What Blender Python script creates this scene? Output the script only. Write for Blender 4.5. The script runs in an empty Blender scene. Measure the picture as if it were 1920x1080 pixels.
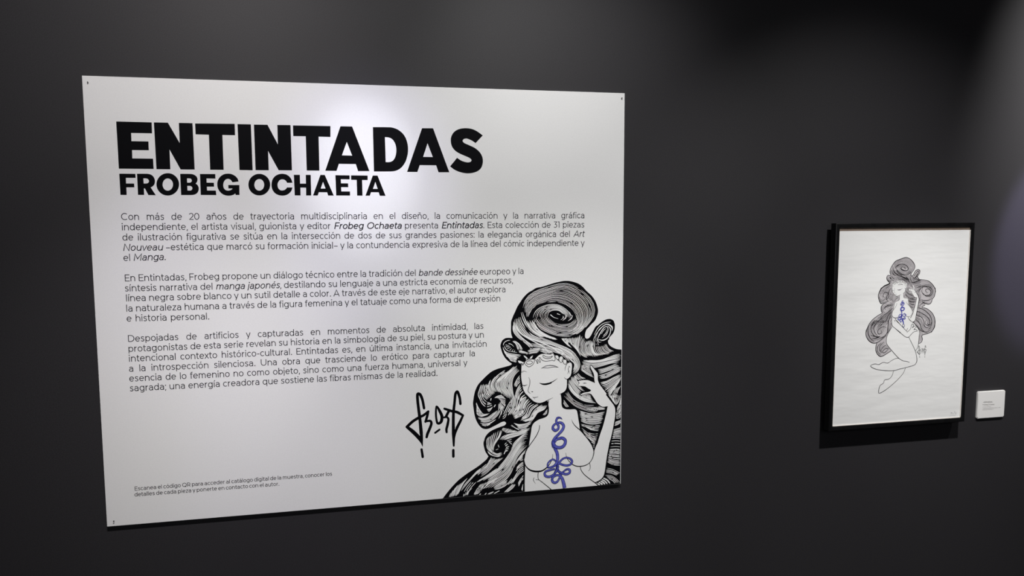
# Gallery wall with an exhibition text panel, a framed ink drawing and its caption card.
import bpy, bmesh, math, random
from mathutils import Vector, Matrix
from mathutils.geometry import tessellate_polygon

scene = bpy.context.scene
COL = scene.collection

# ------------------------------------------------------------------ camera
FLOOR_TO_PANEL = 0.70          # the panel's lower edge hangs 0.70 m above the floor
cam_data = bpy.data.cameras.new('camera')
cam_data.sensor_width = 36.0
cam_data.lens = 36.0 * 1435.44 / 1920.0
cam_data.clip_start = 0.05
cam = bpy.data.objects.new('camera', cam_data)
COL.objects.link(cam)
right = Vector((0.976283506, -0.216468992, -0.003419299))
up = Vector((0.024055956, 0.092770210, 0.995396905))
back = Vector((-0.215155355, -0.971871835, 0.095777394))
cam.matrix_world = Matrix(((right.x, up.x, back.x, 0.652792),
                           (right.y, up.y, back.y, -2.246529),
                           (right.z, up.z, back.z, 0.855058 + FLOOR_TO_PANEL),
                           (0, 0, 0, 1)))
scene.camera = cam

# ------------------------------------------------------------------ world, lamps, exposure
vs = scene.view_settings
vs.view_transform = 'Standard'
vs.look = 'None'
vs.gamma = 1.0
vs.exposure = 0.1
vs.use_curve_mapping = False

world = bpy.data.worlds.new('gallery_dark')
scene.world = world
world.use_nodes = True
world.node_tree.nodes['Background'].inputs[0].default_value = (0.5, 0.5, 0.55, 1)
world.node_tree.nodes['Background'].inputs[1].default_value = 0.05


def spot(name, loc, target, power, angle, blend, colour, radius=0.03):
    d = bpy.data.lights.new(name, 'SPOT')
    d.energy = power
    d.spot_size = math.radians(angle)
    d.spot_blend = blend
    d.color = colour
    d.shadow_soft_size = radius
    o = bpy.data.objects.new(name, d)
    COL.objects.link(o)
    o.location = loc
    o.rotation_euler = (Vector(target) - Vector(loc)).to_track_quat('-Z', 'Y').to_euler()
    return o


def area(name, loc, target, power, w, h, colour):
    d = bpy.data.lights.new(name, 'AREA')
    d.shape = 'RECTANGLE'
    d.size = w
    d.size_y = h
    d.energy = power
    d.color = colour
    o = bpy.data.objects.new(name, d)
    COL.objects.link(o)
    o.location = loc
    o.rotation_euler = (Vector(target) - Vector(loc)).to_track_quat('-Z', 'Y').to_euler()
    return o


WHITE = (1.0, 0.985, 0.965)
PINK = (1.0, 0.955, 0.945)
LILAC = (0.955, 0.945, 1.0)
# track lamps 1.2 m in front of the wall; slight tints; high, upper and middle panel spots added to even its light
spot('panel_lamp_centre', (0.75, -1.2, 2.76), (0.75, 0.0, 0.18), 62.6, 50, 1.0, WHITE)
spot('panel_lamp_left', (0.35, -1.2, 2.76), (0.08, 0.0, 0.17), 96.6, 46, 1.0, PINK)
spot('panel_lamp_right', (1.15, -1.2, 2.76), (1.38, 0.0, 0.22), 92.2, 44, 1.0, WHITE)
spot('panel_fill_left_middle', (0.35, -1.2, 2.76), (0.22, 0.0, 1.40), 8.0, 46, 1.0, WHITE)
spot('panel_fill_left_high', (0.35, -1.2, 2.76), (0.10, 0.0, 1.80), 59.0, 72, 1.0, PINK)
spot('panel_fill_right_high', (1.15, -1.2, 2.76), (1.08, 0.0, 1.88), 31.7, 72, 1.0, WHITE)
spot('panel_fill_right_upper', (1.15, -1.2, 2.76), (1.36, 0.0, 1.68), 47.9, 50, 1.0, WHITE)
spot('panel_lamp_halo', (0.75, -1.2, 2.76), (0.71, 0.0, 1.63), 32, 24, 1.0, (0.66, 0.63, 1.0), 0.05)
spot('panel_lamp_core', (0.75, -1.2, 2.76), (0.715, 0.0, 1.675), 48, 14, 1.0, (0.92, 0.93, 1.0))
spot('lilac_tint_low', (0.75, -1.2, 2.76), (0.52, 0.0, 0.95), 15, 20, 1.0, (0.50, 0.42, 1.0))  # added violet spot that tints the lower panel
spot('lilac_tint_left', (0.35, -1.2, 2.76), (0.20, 0.0, 1.38), 10, 18, 1.0, (0.50, 0.46, 1.0))  # added violet spot that tints the left of the panel
spot('picture_lamp', (2.27, -1.2, 2.76), (2.36, 0.0, 0.60), 92.2, 75, 1.0, WHITE)
spot('picture_lamp_low', (2.27, -1.2, 2.76), (2.45, 0.0, 0.60), 46.8, 40, 1.0, WHITE)
spot('picture_lamp_lower', (2.27, -1.2, 2.76), (2.72, 0.0, 0.35), 74.2, 40, 1.0, WHITE)
spot('next_work_lamp', (3.35, -1.2, 2.76), (3.56, 0.0, 1.95), 300, 66, 1.0, WHITE)
spot('next_work_lamp_low', (3.35, -1.2, 2.76), (3.35, 0.0, 1.20), 44.0, 60, 1.0, WHITE)
spot('next_work_violet', (3.35, -1.2, 2.76), (3.13, 0.0, 1.47), 253.2, 17, 0.4, (0.66, 0.60, 1.0))
# dim fill added below the ceiling behind the camera for ambient light
area('room_fill', (1.0, -4.6, 3.15), (1.0, -1.5, 0.8), 52, 5.0, 2.2, (0.96, 0.96, 1.0))

# ------------------------------------------------------------------ materials
def mat(name, colour, rough, spec=0.5):
    m = bpy.data.materials.new(name)
    m.use_nodes = True
    b = m.node_tree.nodes['Principled BSDF']
    b.inputs['Base Color'].default_value = (*colour, 1)
    b.inputs['Roughness'].default_value = rough
    b.inputs['Specular IOR Level'].default_value = spec
    return m


def nodes(m):
    return m.node_tree, m.node_tree.nodes['Principled BSDF']


def add_noise(m, scale, c0, c1, detail=4.0, bump=0.0, bump_scale=None, stretch=(1, 1, 1), dist=0.001):
    nt, b = nodes(m)
    tc = nt.nodes.new('ShaderNodeTexCoord')
    mp = nt.nodes.new('ShaderNodeMapping')
    mp.inputs['Scale'].default_value = stretch
    nt.links.new(tc.outputs['Object'], mp.inputs['Vector'])
    n = nt.nodes.new('ShaderNodeTexNoise')
    n.inputs['Scale'].default_value = scale
    n.inputs['Detail'].default_value = detail
    nt.links.new(mp.outputs['Vector'], n.inputs['Vector'])
    r = nt.nodes.new('ShaderNodeValToRGB')
    r.color_ramp.elements[0].position = 0.3
    r.color_ramp.elements[1].position = 0.7
    r.color_ramp.elements[0].color = (*c0, 1)
    r.color_ramp.elements[1].color = (*c1, 1)
    nt.links.new(n.outputs['Fac'], r.inputs['Fac'])
    nt.links.new(r.outputs['Color'], b.inputs['Base Color'])
    if bump:
        n2 = nt.nodes.new('ShaderNodeTexNoise')
        n2.inputs['Scale'].default_value = bump_scale or scale
        n2.inputs['Detail'].default_value = 3.0
        nt.links.new(mp.outputs['Vector'], n2.inputs['Vector'])
        bp = nt.nodes.new('ShaderNodeBump')
        bp.inputs['Strength'].default_value = bump
        bp.inputs['Distance'].default_value = dist
        nt.links.new(n2.outputs['Fac'], bp.inputs['Height'])
        nt.links.new(bp.outputs['Normal'], b.inputs['Normal'])


M = {}
M['wall'] = mat('charcoal_wall_paint', (0.035, 0.033, 0.035), 0.55, 0.3)
add_noise(M['wall'], 480, (0.0172, 0.0163, 0.0184), (0.0330, 0.0316, 0.0350), 2.0, bump=0.2, bump_scale=450, dist=0.0004)
M['floor'] = mat('dark_floor', (0.04, 0.04, 0.042), 0.5)
add_noise(M['floor'], 6, (0.03, 0.03, 0.032), (0.05, 0.05, 0.052))
M['ceiling'] = mat('black_ceiling', (0.02, 0.02, 0.02), 0.8)
add_noise(M['ceiling'], 12, (0.017, 0.017, 0.017), (0.023, 0.023, 0.023))
M['board'] = mat('satin_white_print_film', (0.80, 0.80, 0.80), 0.36, 0.35)
add_noise(M['board'], 300, (0.785, 0.785, 0.785), (0.815, 0.815, 0.815), 2.0)
M['ink'] = mat('printed_black_ink', (0.0032, 0.0032, 0.0042), 0.36, 0.06)
M['grey_ink'] = mat('printed_charcoal_text', (0.016, 0.016, 0.020), 0.36, 0.15)
M['pale_ink'] = mat('printed_grey_text', (0.035, 0.033, 0.035), 0.36, 0.15)
M['navy'] = mat('dark_blue_ink', (0.008, 0.010, 0.085), 0.36, 0.15)
M['blue'] = mat('blue_ink', (0.075, 0.085, 0.42), 0.36, 0.15)
add_noise(M['blue'], 120, (0.055, 0.062, 0.36), (0.13, 0.14, 0.52), 2.0)
M['paper'] = mat('drawing_paper', (0.78, 0.78, 0.775), 0.65, 0.3)
add_noise(M['paper'], 9, (0.775, 0.775, 0.77), (0.79, 0.79, 0.785), 2.0, bump=0.5, bump_scale=5, stretch=(1, 1, 3.2), dist=0.006)
M['drawn'] = mat('pen_ink', (0.012, 0.010, 0.012), 0.6, 0.3)
M['wash'] = mat('grey_ink_wash', (0.50, 0.475, 0.49), 0.65, 0.2)
M['pencil'] = mat('pencil', (0.42, 0.42, 0.43), 0.6, 0.2)
M['frame'] = mat('black_painted_wood', (0.010, 0.010, 0.011), 0.26, 0.45)
add_noise(M['frame'], 40, (0.0045, 0.0045, 0.005), (0.008, 0.008, 0.0085), 3.0, bump=0.1, bump_scale=90, stretch=(1, 1, 0.2), dist=0.0004)
M['spacer'] = mat('cream_spacer', (0.72, 0.68, 0.64), 0.7, 0.2)
M['top_shade'] = mat('brown_top_shade', (0.165, 0.125, 0.10), 0.8, 0.1)  # shade under the frame's top bar, put into the backing colour
add_noise(M['top_shade'], 150, (0.15, 0.115, 0.09), (0.18, 0.138, 0.11), 2.0)
M['wood'] = mat('pale_wood', (0.35, 0.25, 0.16), 0.7, 0.2)
add_noise(M['wood'], 12, (0.30, 0.21, 0.13), (0.40, 0.29, 0.19), 3.0, stretch=(0.3, 1, 6))
M['nail'] = mat('dark_steel', (0.03, 0.03, 0.03), 0.45, 0.5)
M['card'] = mat('white_card_stock', (0.80, 0.79, 0.78), 0.55, 0.3)
M['card_text'] = mat('card_grey_text', (0.16, 0.15, 0.15), 0.6, 0.2)

# ------------------------------------------------------------------ object helpers
def tag(o, label=None, cat=None, group=None, kind=None):
    if label: o['label'] = label
    if cat: o['category'] = cat
    if group: o['group'] = group
    if kind: o['kind'] = kind
    return o


def empty(name, loc):
    o = bpy.data.objects.new(name, None)
    o.empty_display_size = 0.1
    o.location = loc
    COL.objects.link(o)
    return o


def obj(name, bm, mats, parent=None, smooth=False):
    me = bpy.data.meshes.new(name)
    bm.to_mesh(me)
    bm.free()
    for m in (mats if isinstance(mats, (list, tuple)) else [mats]):
        me.materials.append(m)
    if smooth:
        for p in me.polygons:
            p.use_smooth = True
    o = bpy.data.objects.new(name, me)
    COL.objects.link(o)
    if parent:
        o.parent = parent
    return o


def box(bm, x0, x1, y0, y1, z0, z1, mi=0, bevel=0.0):
    vs_ = [bm.verts.new((x, y, z)) for x in (x0, x1) for y in (y0, y1) for z in (z0, z1)]
    fs = []
    for q in ((0, 1, 3, 2), (4, 6, 7, 5), (0, 4, 5, 1), (2, 3, 7, 6), (0, 2, 6, 4), (1, 5, 7, 3)):
        fc = bm.faces.new([vs_[i] for i in q])
        fc.material_index = mi
        fs.append(fc)
    bmesh.ops.recalc_face_normals(bm, faces=fs)
    if bevel:
        es = list({e for fc in fs for e in fc.edges})
        bmesh.ops.bevel(bm, geom=es, offset=bevel, segments=2, profile=0.6, affect='EDGES')


# ---- flat graphics.  All shapes below are in units of 0.1 mm, x to the right and z up,
#      measured from the middle of the lower edge of the panel / sheet / card they are printed on.
U = 1e-4


def tri(bm, a, b, c, y, mi):
    # always wound to face the room (-y)
    if (b[0] - a[0]) * (c[1] - a[1]) - (b[1] - a[1]) * (c[0] - a[0]) < 0:
        b, c = c, b
    v = [bm.verts.new((p[0] * U, y, p[1] * U)) for p in (a, b, c)]
    bm.faces.new(v).material_index = mi


def poly(bm, loops, y, mi=0):
    flat = [p for l in loops for p in l]
    for t in tessellate_polygon([[Vector((p[0], p[1], 0)) for p in l] for l in loops]):
        tri(bm, flat[t[0]], flat[t[1]], flat[t[2]], y, mi)


def smooth_path(pts, ws, k=4):
    n = len(pts)
    if len(ws) == 1: ws = ws * n
    if len(ws) != n:
        ws = [ws[int(i * (len(ws) - 1) / (n - 1))] * (1 - (i * (len(ws) - 1) / (n - 1)) % 1) +
              ws[min(len(ws) - 1, int(i * (len(ws) - 1) / (n - 1)) + 1)] * ((i * (len(ws) - 1) / (n - 1)) % 1) for i in range(n)]
    if n < 3 or k == 1:
        return [tuple(map(float, p)) for p in pts], list(ws)
    closed = pts[0] == pts[-1]
    op, ow = [], []
    for i in range(n - 1):
        p1, p2 = pts[i], pts[i + 1]
        if closed:
            p0 = pts[i - 1] if i else pts[n - 2]
            p3 = pts[i + 2] if i + 2 < n else pts[1]
        else:
            p0 = pts[i - 1] if i else (2 * p1[0] - p2[0], 2 * p1[1] - p2[1])
            p3 = pts[i + 2] if i + 2 < n else (2 * p2[0] - p1[0], 2 * p2[1] - p1[1])
        # centripetal-ish damping: limit tangents to the segment length
        d = math.hypot(p2[0] - p1[0], p2[1] - p1[1]) or 1
        t1 = [(p2[j] - p0[j]) / 2 for j in (0, 1)]
        t2 = [(p3[j] - p1[j]) / 2 for j in (0, 1)]
        for t in (t1, t2):
            l = math.hypot(*t)
            if l > d:
                t[0] *= d / l
                t[1] *= d / l
        for s in range(k):
            u = s / k
            h00, h10, h01, h11 = 2 * u**3 - 3 * u**2 + 1, u**3 - 2 * u**2 + u, -2 * u**3 + 3 * u**2, u**3 - u**2
            op.append(tuple(h00 * p1[j] + h10 * t1[j] + h01 * p2[j] + h11 * t2[j] for j in (0, 1)))
            ow.append(ws[i] * (1 - u) + ws[i + 1] * u)
    op.append(tuple(map(float, pts[-1])))
    ow.append(ws[-1])
    return op, ow


def smooth_loop(loop, k=3, corner=58):
    """round a traced closed outline, keeping its sharp corners"""
    n = len(loop)
    V = [Vector(p) for p in loop]
    T, sharp = [], []
    for i in range(n):
        a, b = V[i] - V[i - 1], V[(i + 1) % n] - V[i]
        ang = abs(a.angle_signed(b, 0.0)) if a.length and b.length else 0
        sharp.append(math.degrees(ang) > corner)
        T.append((a + b) / 2)
    out = []
    for i in range(n):
        j = (i + 1) % n
        p1, p2 = V[i], V[j]
        d = (p2 - p1).length or 1
        t1 = p2 - p1 if sharp[i] else T[i]
        t2 = p2 - p1 if sharp[j] else T[j]
        t1 = t1 * min(1, d / (t1.length or 1))
        t2 = t2 * min(1, d / (t2.length or 1))
        for s in range(k):
            u = s / k
            q = p1 * (2 * u**3 - 3 * u**2 + 1) + t1 * (u**3 - 2 * u**2 + u) + p2 * (-2 * u**3 + 3 * u**2) + t2 * (u**3 - u**2)
            out.append((q.x, q.y))
    return out


STROKES = 0


def ribbon(bm, pts, ws, y, mi=0, k=4, cap=True, miter=False):
    p, w = smooth_path(pts, ws, k)
    q = [(p[0], w[0])]
    for a, b in zip(p[1:], w[1:]):
        if math.hypot(a[0] - q[-1][0][0], a[1] - q[-1][0][1]) > 1e-3:
            q.append((a, b))
    n = len(q)
    if n < 2: return
    L, R_ = [], []
    for i in range(n):
        (x, z), wd = q[i]
        a = q[max(0, i - 1)][0]
        b = q[min(n - 1, i + 1)][0]
        if 0 < i < n - 1:
            d1 = Vector((x - a[0], z - a[1])).normalized()
            d2 = Vector((b[0] - x, b[1] - z)).normalized()
            t = d1 + d2
            t = t.normalized() if t.length > 0.2 else d1
            sc = 1.0 / max(0.5, t.dot(d1)) if miter else 1.0
        else:
            t = Vector((b[0] - a[0], b[1] - a[1])).normalized()
            sc = 1.0
        nx, nz = -t.y * wd / 2 * sc, t.x * wd / 2 * sc
        L.append((x + nx, z + nz))
        R_.append((x - nx, z - nz))
    # each piece of a stroke lies a hair in front of the one before, so that crossings layer cleanly
    global STROKES
    STROKES += 1
    y -= 4e-6 * (STROKES % 5)
    rise = 2.4e-5 / n
    for i in range(n - 1):
        yi = y - rise * i
        tri(bm, L[i], R_[i], R_[i + 1], yi, mi)
        tri(bm, L[i], R_[i + 1], L[i + 1], yi, mi)
    if cap:
        for (c, wd), e, yc in ((q[0], q[1][0], y + 1e-6), (q[-1], q[-2][0], y - 2.6e-5)):
            if wd < 3: continue
            a0 = math.atan2(c[1] - e[1], c[0] - e[0])
            pr = None
            for s in range(6):
                a = a0 - math.pi / 2 + math.pi * s / 5
                pt = (c[0] + math.cos(a) * wd / 2, c[1] + math.sin(a) * wd / 2)
                if pr: tri(bm, c, pr, pt, yc, mi)
                pr = pt


def resample(pts, m):
    p, _ = smooth_path(pts, [1], 5)
    d = [0.0]
    for a, b in zip(p, p[1:]):
        d.append(d[-1] + math.hypot(b[0] - a[0], b[1] - a[1]))
    out, j = [], 0
    for i in range(m):
        s = d[-1] * i / (m - 1)
        while j < len(p) - 2 and d[j + 1] < s: j += 1
        u = (s - d[j]) / ((d[j + 1] - d[j]) or 1)
        out.append((p[j][0] + (p[j + 1][0] - p[j][0]) * u, p[j][1] + (p[j + 1][1] - p[j][1]) * u))
    return out


def strands(bm, guides, n, wd, brk, y, mi, rnd, fill=0.62, wmin=2.0, taper=0.16):
    """hair strokes that follow the guide lines: n of them in every gap between two guides"""
    Mn = 22
    G = [resample(g, Mn) for g in guides]
    for gi in range(len(G) - 1):
        a, b = G[gi], G[gi + 1]
        last = gi == len(G) - 2
        sp = [max(1.0, math.hypot(a[i][0] - b[i][0], a[i][1] - b[i][1])) / max(1, n) for i in range(Mn)]
        for j in range(n + (1 if last else 0)):
            u = min(1.0, max(0.0, (j + rnd.uniform(-.13, .13)) / n))
            line = [(a[i][0] + (b[i][0] - a[i][0]) * u, a[i][1] + (b[i][1] - a[i][1]) * u) for i in range(Mn)]
            s0, s1 = rnd.uniform(0, .07), 1 - rnd.uniform(0, .07)
            parts = [(s0, s1)]
            if rnd.random() < brk:
                c = rnd.uniform(.25, .75)
                parts = [(s0, c - .012), (c + .012, s1)]
            w0 = rnd.uniform(*wd)
            for t0, t1 in parts:
                pp, ww = [], []
                steps = max(5, int((t1 - t0) * Mn))
                for q in range(steps + 1):
                    t = (t0 + (t1 - t0) * q / steps) * (Mn - 1)
                    i = min(Mn - 2, int(t))
                    f = t - i
                    e = q / steps
                    tp = min(1.0, (e + .02) / taper, (1 - e + .02) / taper) ** .7
                    pp.append((line[i][0] + (line[i + 1][0] - line[i][0]) * f, line[i][1] + (line[i + 1][1] - line[i][1]) * f))
                    lim = fill * (sp[i] * (1 - f) + sp[i + 1] * f)
                    ww.append(max(wmin, min(w0, lim)) * tp)
                ribbon(bm, pp, ww, y, mi, k=1, cap=False)


# ------------------------------------------------------------------ lettering: a geometric sans drawn as pen strokes
def arc(cx, cy, rx, ry, a0, a1, n=12):
    return [(cx + rx * math.cos(math.radians(a0 + (a1 - a0) * i / n)), cy + ry * math.sin(math.radians(a0 + (a1 - a0) * i / n))) for i in range(n + 1)]


def glyphs():
    g = {}
    ln = lambda *p: list(p)
    stem = lambda x, z0, z1: [(x, z0), (x, z1)]
    bowl = arc(230, 262, 191, 223, 0, 360, 24)
    g['o'] = (460, [bowl], 34, 34)
    g['c'] = (410, [arc(230, 262, 191, 223, 45, 315, 18)], 34, 18)
    g['e'] = (455, [[(44, 270), (418, 270)] , arc(230, 262, 191, 223, 2, 318, 20)], 34, 28)
    g['d'] = (460, [bowl, stem(421, 0, 722)], 34, 58)
    g['b'] = (460, [bowl, stem(39, 0, 722)], 58, 34)
    g['p'] = (460, [bowl, stem(39, -168, 525)], 58, 34)
    g['q'] = (460, [bowl, stem(421, -168, 525)], 34, 58)
    g['g'] = (460, [bowl, [(421, 525), (421, 10)] + arc(236, 0, 185, 132, 0, -145, 10)], 34, 58)
    g['a'] = (410, [arc(205, 322, 162, 164, 152, 0, 10) + [(367, 0)], [(367, 300), (200, 300)] + arc(190, 168, 150, 131, 90, 270, 10) + [(240, 40), (320, 80), (367, 150)]], 30, 58)
    g['n'] = (440, [stem(39, 0, 525), arc(220, 300, 181, 187, 180, 0, 12) + [(401, 0)]], 58, 54)
    g['ñ'] = (440, g['n'][1] + [[(120, 625), (150, 665), (190, 668), (240, 635), (285, 635), (315, 678)]], 58, 54)
    g['h'] = (440, [stem(39, 0, 722), arc(220, 300, 181, 187, 180, 0, 12) + [(401, 0)]], 58, 54)
    g['m'] = (690, [stem(39, 0, 525), arc(190, 310, 151, 177, 180, 0, 10) + [(341, 0)], arc(492, 310, 151, 177, 180, 0, 10) + [(643, 0)]], 58, 54)
    g['u'] = (440, [[(39, 525), (39, 225)] + arc(220, 225, 181, 187, 180, 360, 12), stem(401, 0, 525)], 54, 58)
    g['r'] = (270, [stem(39, 0, 525), arc(215, 290, 176, 190, 180, 84, 8)], 58, 6)
    g['i'] = (78, [stem(39, 0, 525), [(39, 622), (39, 724)]], 58, 58)
    g['ı'] = (78, [stem(39, 0, 525)], 58, 58)
    g['l'] = (78, [stem(39, 0, 722)], 58, 58)
    g['j'] = (110, [[(71, 525), (71, -60)] + arc(-9, -60, 80, 76, 0, -70, 6), [(71, 622), (71, 724)]], 20, 58)
    g['s'] = (370, [[(322, 425), (285, 462), (235, 482), (185, 486), (115, 470), (75, 425), (72, 375), (105, 315), (175, 280), (235, 255), (295, 215), (312, 155), (290, 85), (225, 45), (160, 40), (95, 55), (40, 100)]], 26, 26)
    g['t'] = (290, [[(115, 665), (115, 150), (130, 80), (170, 46), (225, 40), (275, 58)], [(8, 488), (272, 488)]], 12, 16)
    g['f'] = (270, [[(110, 0), (110, 580), (125, 640), (165, 678), (215, 684), (262, 672)], [(8, 488), (250, 488)]], 12, 6)
    g['v'] = (440, [[(25, 525), (220, 18), (415, 525)]], 4, 4)
    g['y'] = (440, [[(25, 525), (226, 22)], [(415, 525), (226, 22), (150, -166)]], 4, 4)
    g['x'] = (420, [[(30, 525), (390, 0)], [(390, 525), (30, 0)]], 8, 8)
    g['z'] = (390, [[(36, 486), (345, 486), (45, 39), (360, 39)]], 24, 24)
    g['C'] = (610, [arc(345, 350, 306, 311, 48, 312, 20)], 40, 26)
    g['O'] = (700, [arc(350, 350, 311, 311, 0, 360, 28)], 40, 40)
    g['Q'] = (700, [arc(350, 350, 311, 311, 0, 360, 28), [(400, 170), (640, -40)]], 40, 40)
    g['D'] = (600, [[(39, 39), (39, 661), (260, 661)] + arc(250, 350, 311, 311, 88, -88, 14) + [(39, 39)]], 66, 40)
    g['E'] = (440, [[(440, 661), (39, 661), (39, 39), (450, 39)], [(39, 355), (400, 355)]], 66, 26)
    g['F'] = (430, [[(430, 661), (39, 661), (39, 0)], [(39, 335), (385, 335)]], 66, 16)
    g['N'] = (560, [[(39, 0), (39, 690), (521, 10), (521, 700)]], 66, 66)
    g['M'] = (680, [[(39, 0), (39, 690), (340, 190), (641, 690), (641, 0)]], 66, 66)
    g['A'] = (640, [[(30, 0), (320, 690), (610, 0)], [(125, 215), (515, 215)]], 6, 6)
    g['U'] = (560, [[(39, 700), (39, 290)] + arc(280, 290, 241, 251, 180, 360, 14) + [(521, 700)]], 62, 62)
    g['R'] = (500, [[(39, 0), (39, 661), (260, 661)] + arc(255, 455, 190, 206, 88, -88, 10) + [(39, 249)], [(270, 249), (470, 0)]], 66, 20)
    g['P'] = (490, [[(39, 0), (39, 661), (260, 661)] + arc(255, 445, 196, 216, 88, -88, 10) + [(39, 229)]], 66, 24)
    g['H'] = (560, [stem(39, 0, 700), stem(521, 0, 700), [(39, 350), (521, 350)]], 66, 66)
    g['I'] = (78, [stem(39, 0, 700)], 66, 66)
    g['0'] = (500, [arc(250, 350, 211, 311, 0, 360, 26)], 34, 34)
    g['1'] = (230, [[(20, 655), (175, 661), (175, 0)]], 10, 50)
    g['2'] = (440, [arc(220, 480, 175, 181, 160, -30, 12) + [(300, 290), (60, 45), (430, 39)]], 30, 24)
    g['3'] = (440, [[(50, 661), (370, 661), (205, 395)] + arc(205, 217, 186, 178, 80, -140, 12)], 24, 30)
    g[','] = (90, [[(66, 85), (50, -20), (22, -115)]], 48, 30)
    g['.'] = (100, [[(50, 0), (50, 104)]], 60, 40)
    g[':'] = (90, [[(45, 0), (45, 100)], [(45, 410), (45, 510)]], 44, 40)
    g[';'] = (90, [[(62, 50), (45, -30), (15, -110)], [(50, 410), (50, 510)]], 44, 40)
    g['-'] = (250, [[(10, 255), (240, 255)]], 40, 40)
    g['–'] = (400, [[(10, 255), (390, 255)]], 40, 20)
    for base, acc in (('a', 'á'), ('e', 'é'), ('o', 'ó'), ('u', 'ú')):
        w, s, l, r = g[base]
        g[acc] = (w, s + [[(w / 2 - 20, 605), (w / 2 + 75, 735)]], l, r)
    w, s, l, r = g['ı']
    g['í'] = (w, s + [[(25, 605), (120, 735)]], l, r)
    return g


GL = glyphs()
WIDE_DOT = {'.', ':', ',', ';', 'i', 'j'}


def text_line(bm, text, p0, p1, size, pen, y, mi=0, sx=1.0, space=None):
    """one line of text from p0 to p1 along its baseline; size = cap height (0.1 mm)"""
    k = size / 700.0
    d = Vector((p1[0] - p0[0], p1[1] - p0[1]))
    total = d.length
    ex, ez = d.normalized(), Vector((-d.y, d.x)).normalized()
    words = text.split(' ')
    styled = []
    for wd in words:
        it = 0
        out = []
        for ch in wd:
            if ch == '*': it = 0 if it else 2
            elif ch == '_': it = 0 if it else 1
            else: out.append((ch, it))
        styled.append(out)
    # carry emphasis over words ("*Frobeg Ochaeta*")
    it = 0
    styled = []
    for wd in words:
        out = []
        for ch in wd:
            if ch == '*': it = 0 if it else 2
            elif ch == '_': it = 0 if it else 1
            else: out.append((ch, it))
        styled.append(out)
    wsum = [sum((GL[c][0] + GL[c][2] + GL[c][3]) * k * sx * (1.04 if i == 2 else 1.0) for c, i in wd) for wd in styled]
    gaps = len(words) - 1
    if gaps and space is None:
        want = 200 * k
        gap = (total - sum(wsum)) / gaps
        f = 1.0
        if gap < want * .85:
            f = (total - want * .85 * gaps) / sum(wsum)
            gap = want * .85
    else:
        f = total / sum(wsum) if space is None else 1.0
        gap = space or 0
    x = 0.0
    for wd in styled:
        for ch, i in wd:
            w, ss, l, r = GL[ch]
            kk = k * sx * f * (1.04 if i == 2 else 1.0)
            sl = 0.2 if i else 0.0
            pw = pen * (1.4 if i == 2 else 1.12 if i == 1 else 1.0)
            for s in ss:
                pts = []
                for gx, gz in s:
                    a = x + (l + gx) * kk + sl * gz * k
                    b = gz * k
                    q = Vector(p0) + ex * a + ez * b
                    pts.append((q.x, q.y))
                dot = ch in WIDE_DOT and len(s) <= 3 and abs(s[0][1] - s[-1][1]) < 115
                ribbon(bm, pts, [pw * (1.4 if dot else 1.0)], y, mi, k=3 if ch == 's' else 1, cap=False, miter=True)
            x += (w + l + r) * kk
        x += gap


# printed shapes, outlines and guide lines, 0.1 mm
TITLE = [[[[-6732,11032],[-5861,11028],[-5866,10738],[-6380,10739],[-6383,10524],[-5963,10523],[-5964,10291],[-6379,10290],[-6382,10071],[-5869,10070],[-5866,9796],[-6726,9796]]],[[[-5806,11029],[-5458,11029],[-5184,10496],[-5182,11030],[-4839,11029],[-4833,9790],[-5189,9789],[-5448,10319],[-5448,9792],[-5797,9792]]],[[[-4773,11023],[-3758,11034],[-3759,10728],[-4087,10729],[-4089,9788],[-4437,9788],[-4434,10728],[-4770,10733]]],[[[-3686,11030],[-3337,11030],[-3333,9784],[-3678,9787]]],[[[-3259,11026],[-2902,11028],[-2644,10500],[-2643,11029],[-2292,11033],[-2289,9791],[-2645,9791],[-2909,10316],[-2908,9788],[-3256,9788]]],[[[-2226,11025],[-1214,11029],[-1222,10726],[-1544,10731],[-1546,9788],[-1890,9791],[-1892,10734],[-2226,10733]]],[[[-940,11029],[-621,11030],[-164,9788],[-482,9785],[-542,9983],[-1009,9984],[-1078,9786],[-1387,9789]],[[-776,10599],[-637,10218],[-922,10221]]],[[[-44,11024],[388,11030],[537,11015],[679,10956],[803,10852],[884,10716],[927,10562],[937,10412],[922,10263],[874,10100],[794,9961],[690,9859],[560,9800],[395,9784],[-40,9780]],[[288,10750],[368,10748],[457,10720],[530,10656],[582,10550],[604,10422],[592,10273],[551,10153],[490,10084],[409,10050],[298,10049]]],[[[1348,11023],[1664,11027],[2121,9775],[1806,9772],[1741,9971],[1265,9972],[1196,9776],[899,9776]],[[1499,10595],[1647,10206],[1366,10208]]],[[[3118,10850],[2900,10624],[2819,10683],[2726,10727],[2633,10753],[2555,10739],[2521,10696],[2533,10654],[2576,10619],[2709,10563],[2849,10501],[2973,10418],[3060,10315],[3104,10215],[3116,10123],[3105,10016],[3064,9911],[2984,9831],[2858,9775],[2702,9749],[2546,9757],[2375,9804],[2252,9864],[2147,9945],[2354,10196],[2456,10125],[2564,10083],[2673,10066],[2752,10082],[2780,10122],[2762,10168],[2696,10207],[2566,10260],[2427,10319],[2295,10402],[2215,10504],[2180,10612],[2175,10733],[2207,10839],[2276,10937],[2372,10999],[2496,11038],[2636,11050],[2791,11032],[2946,10968]]]]
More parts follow.
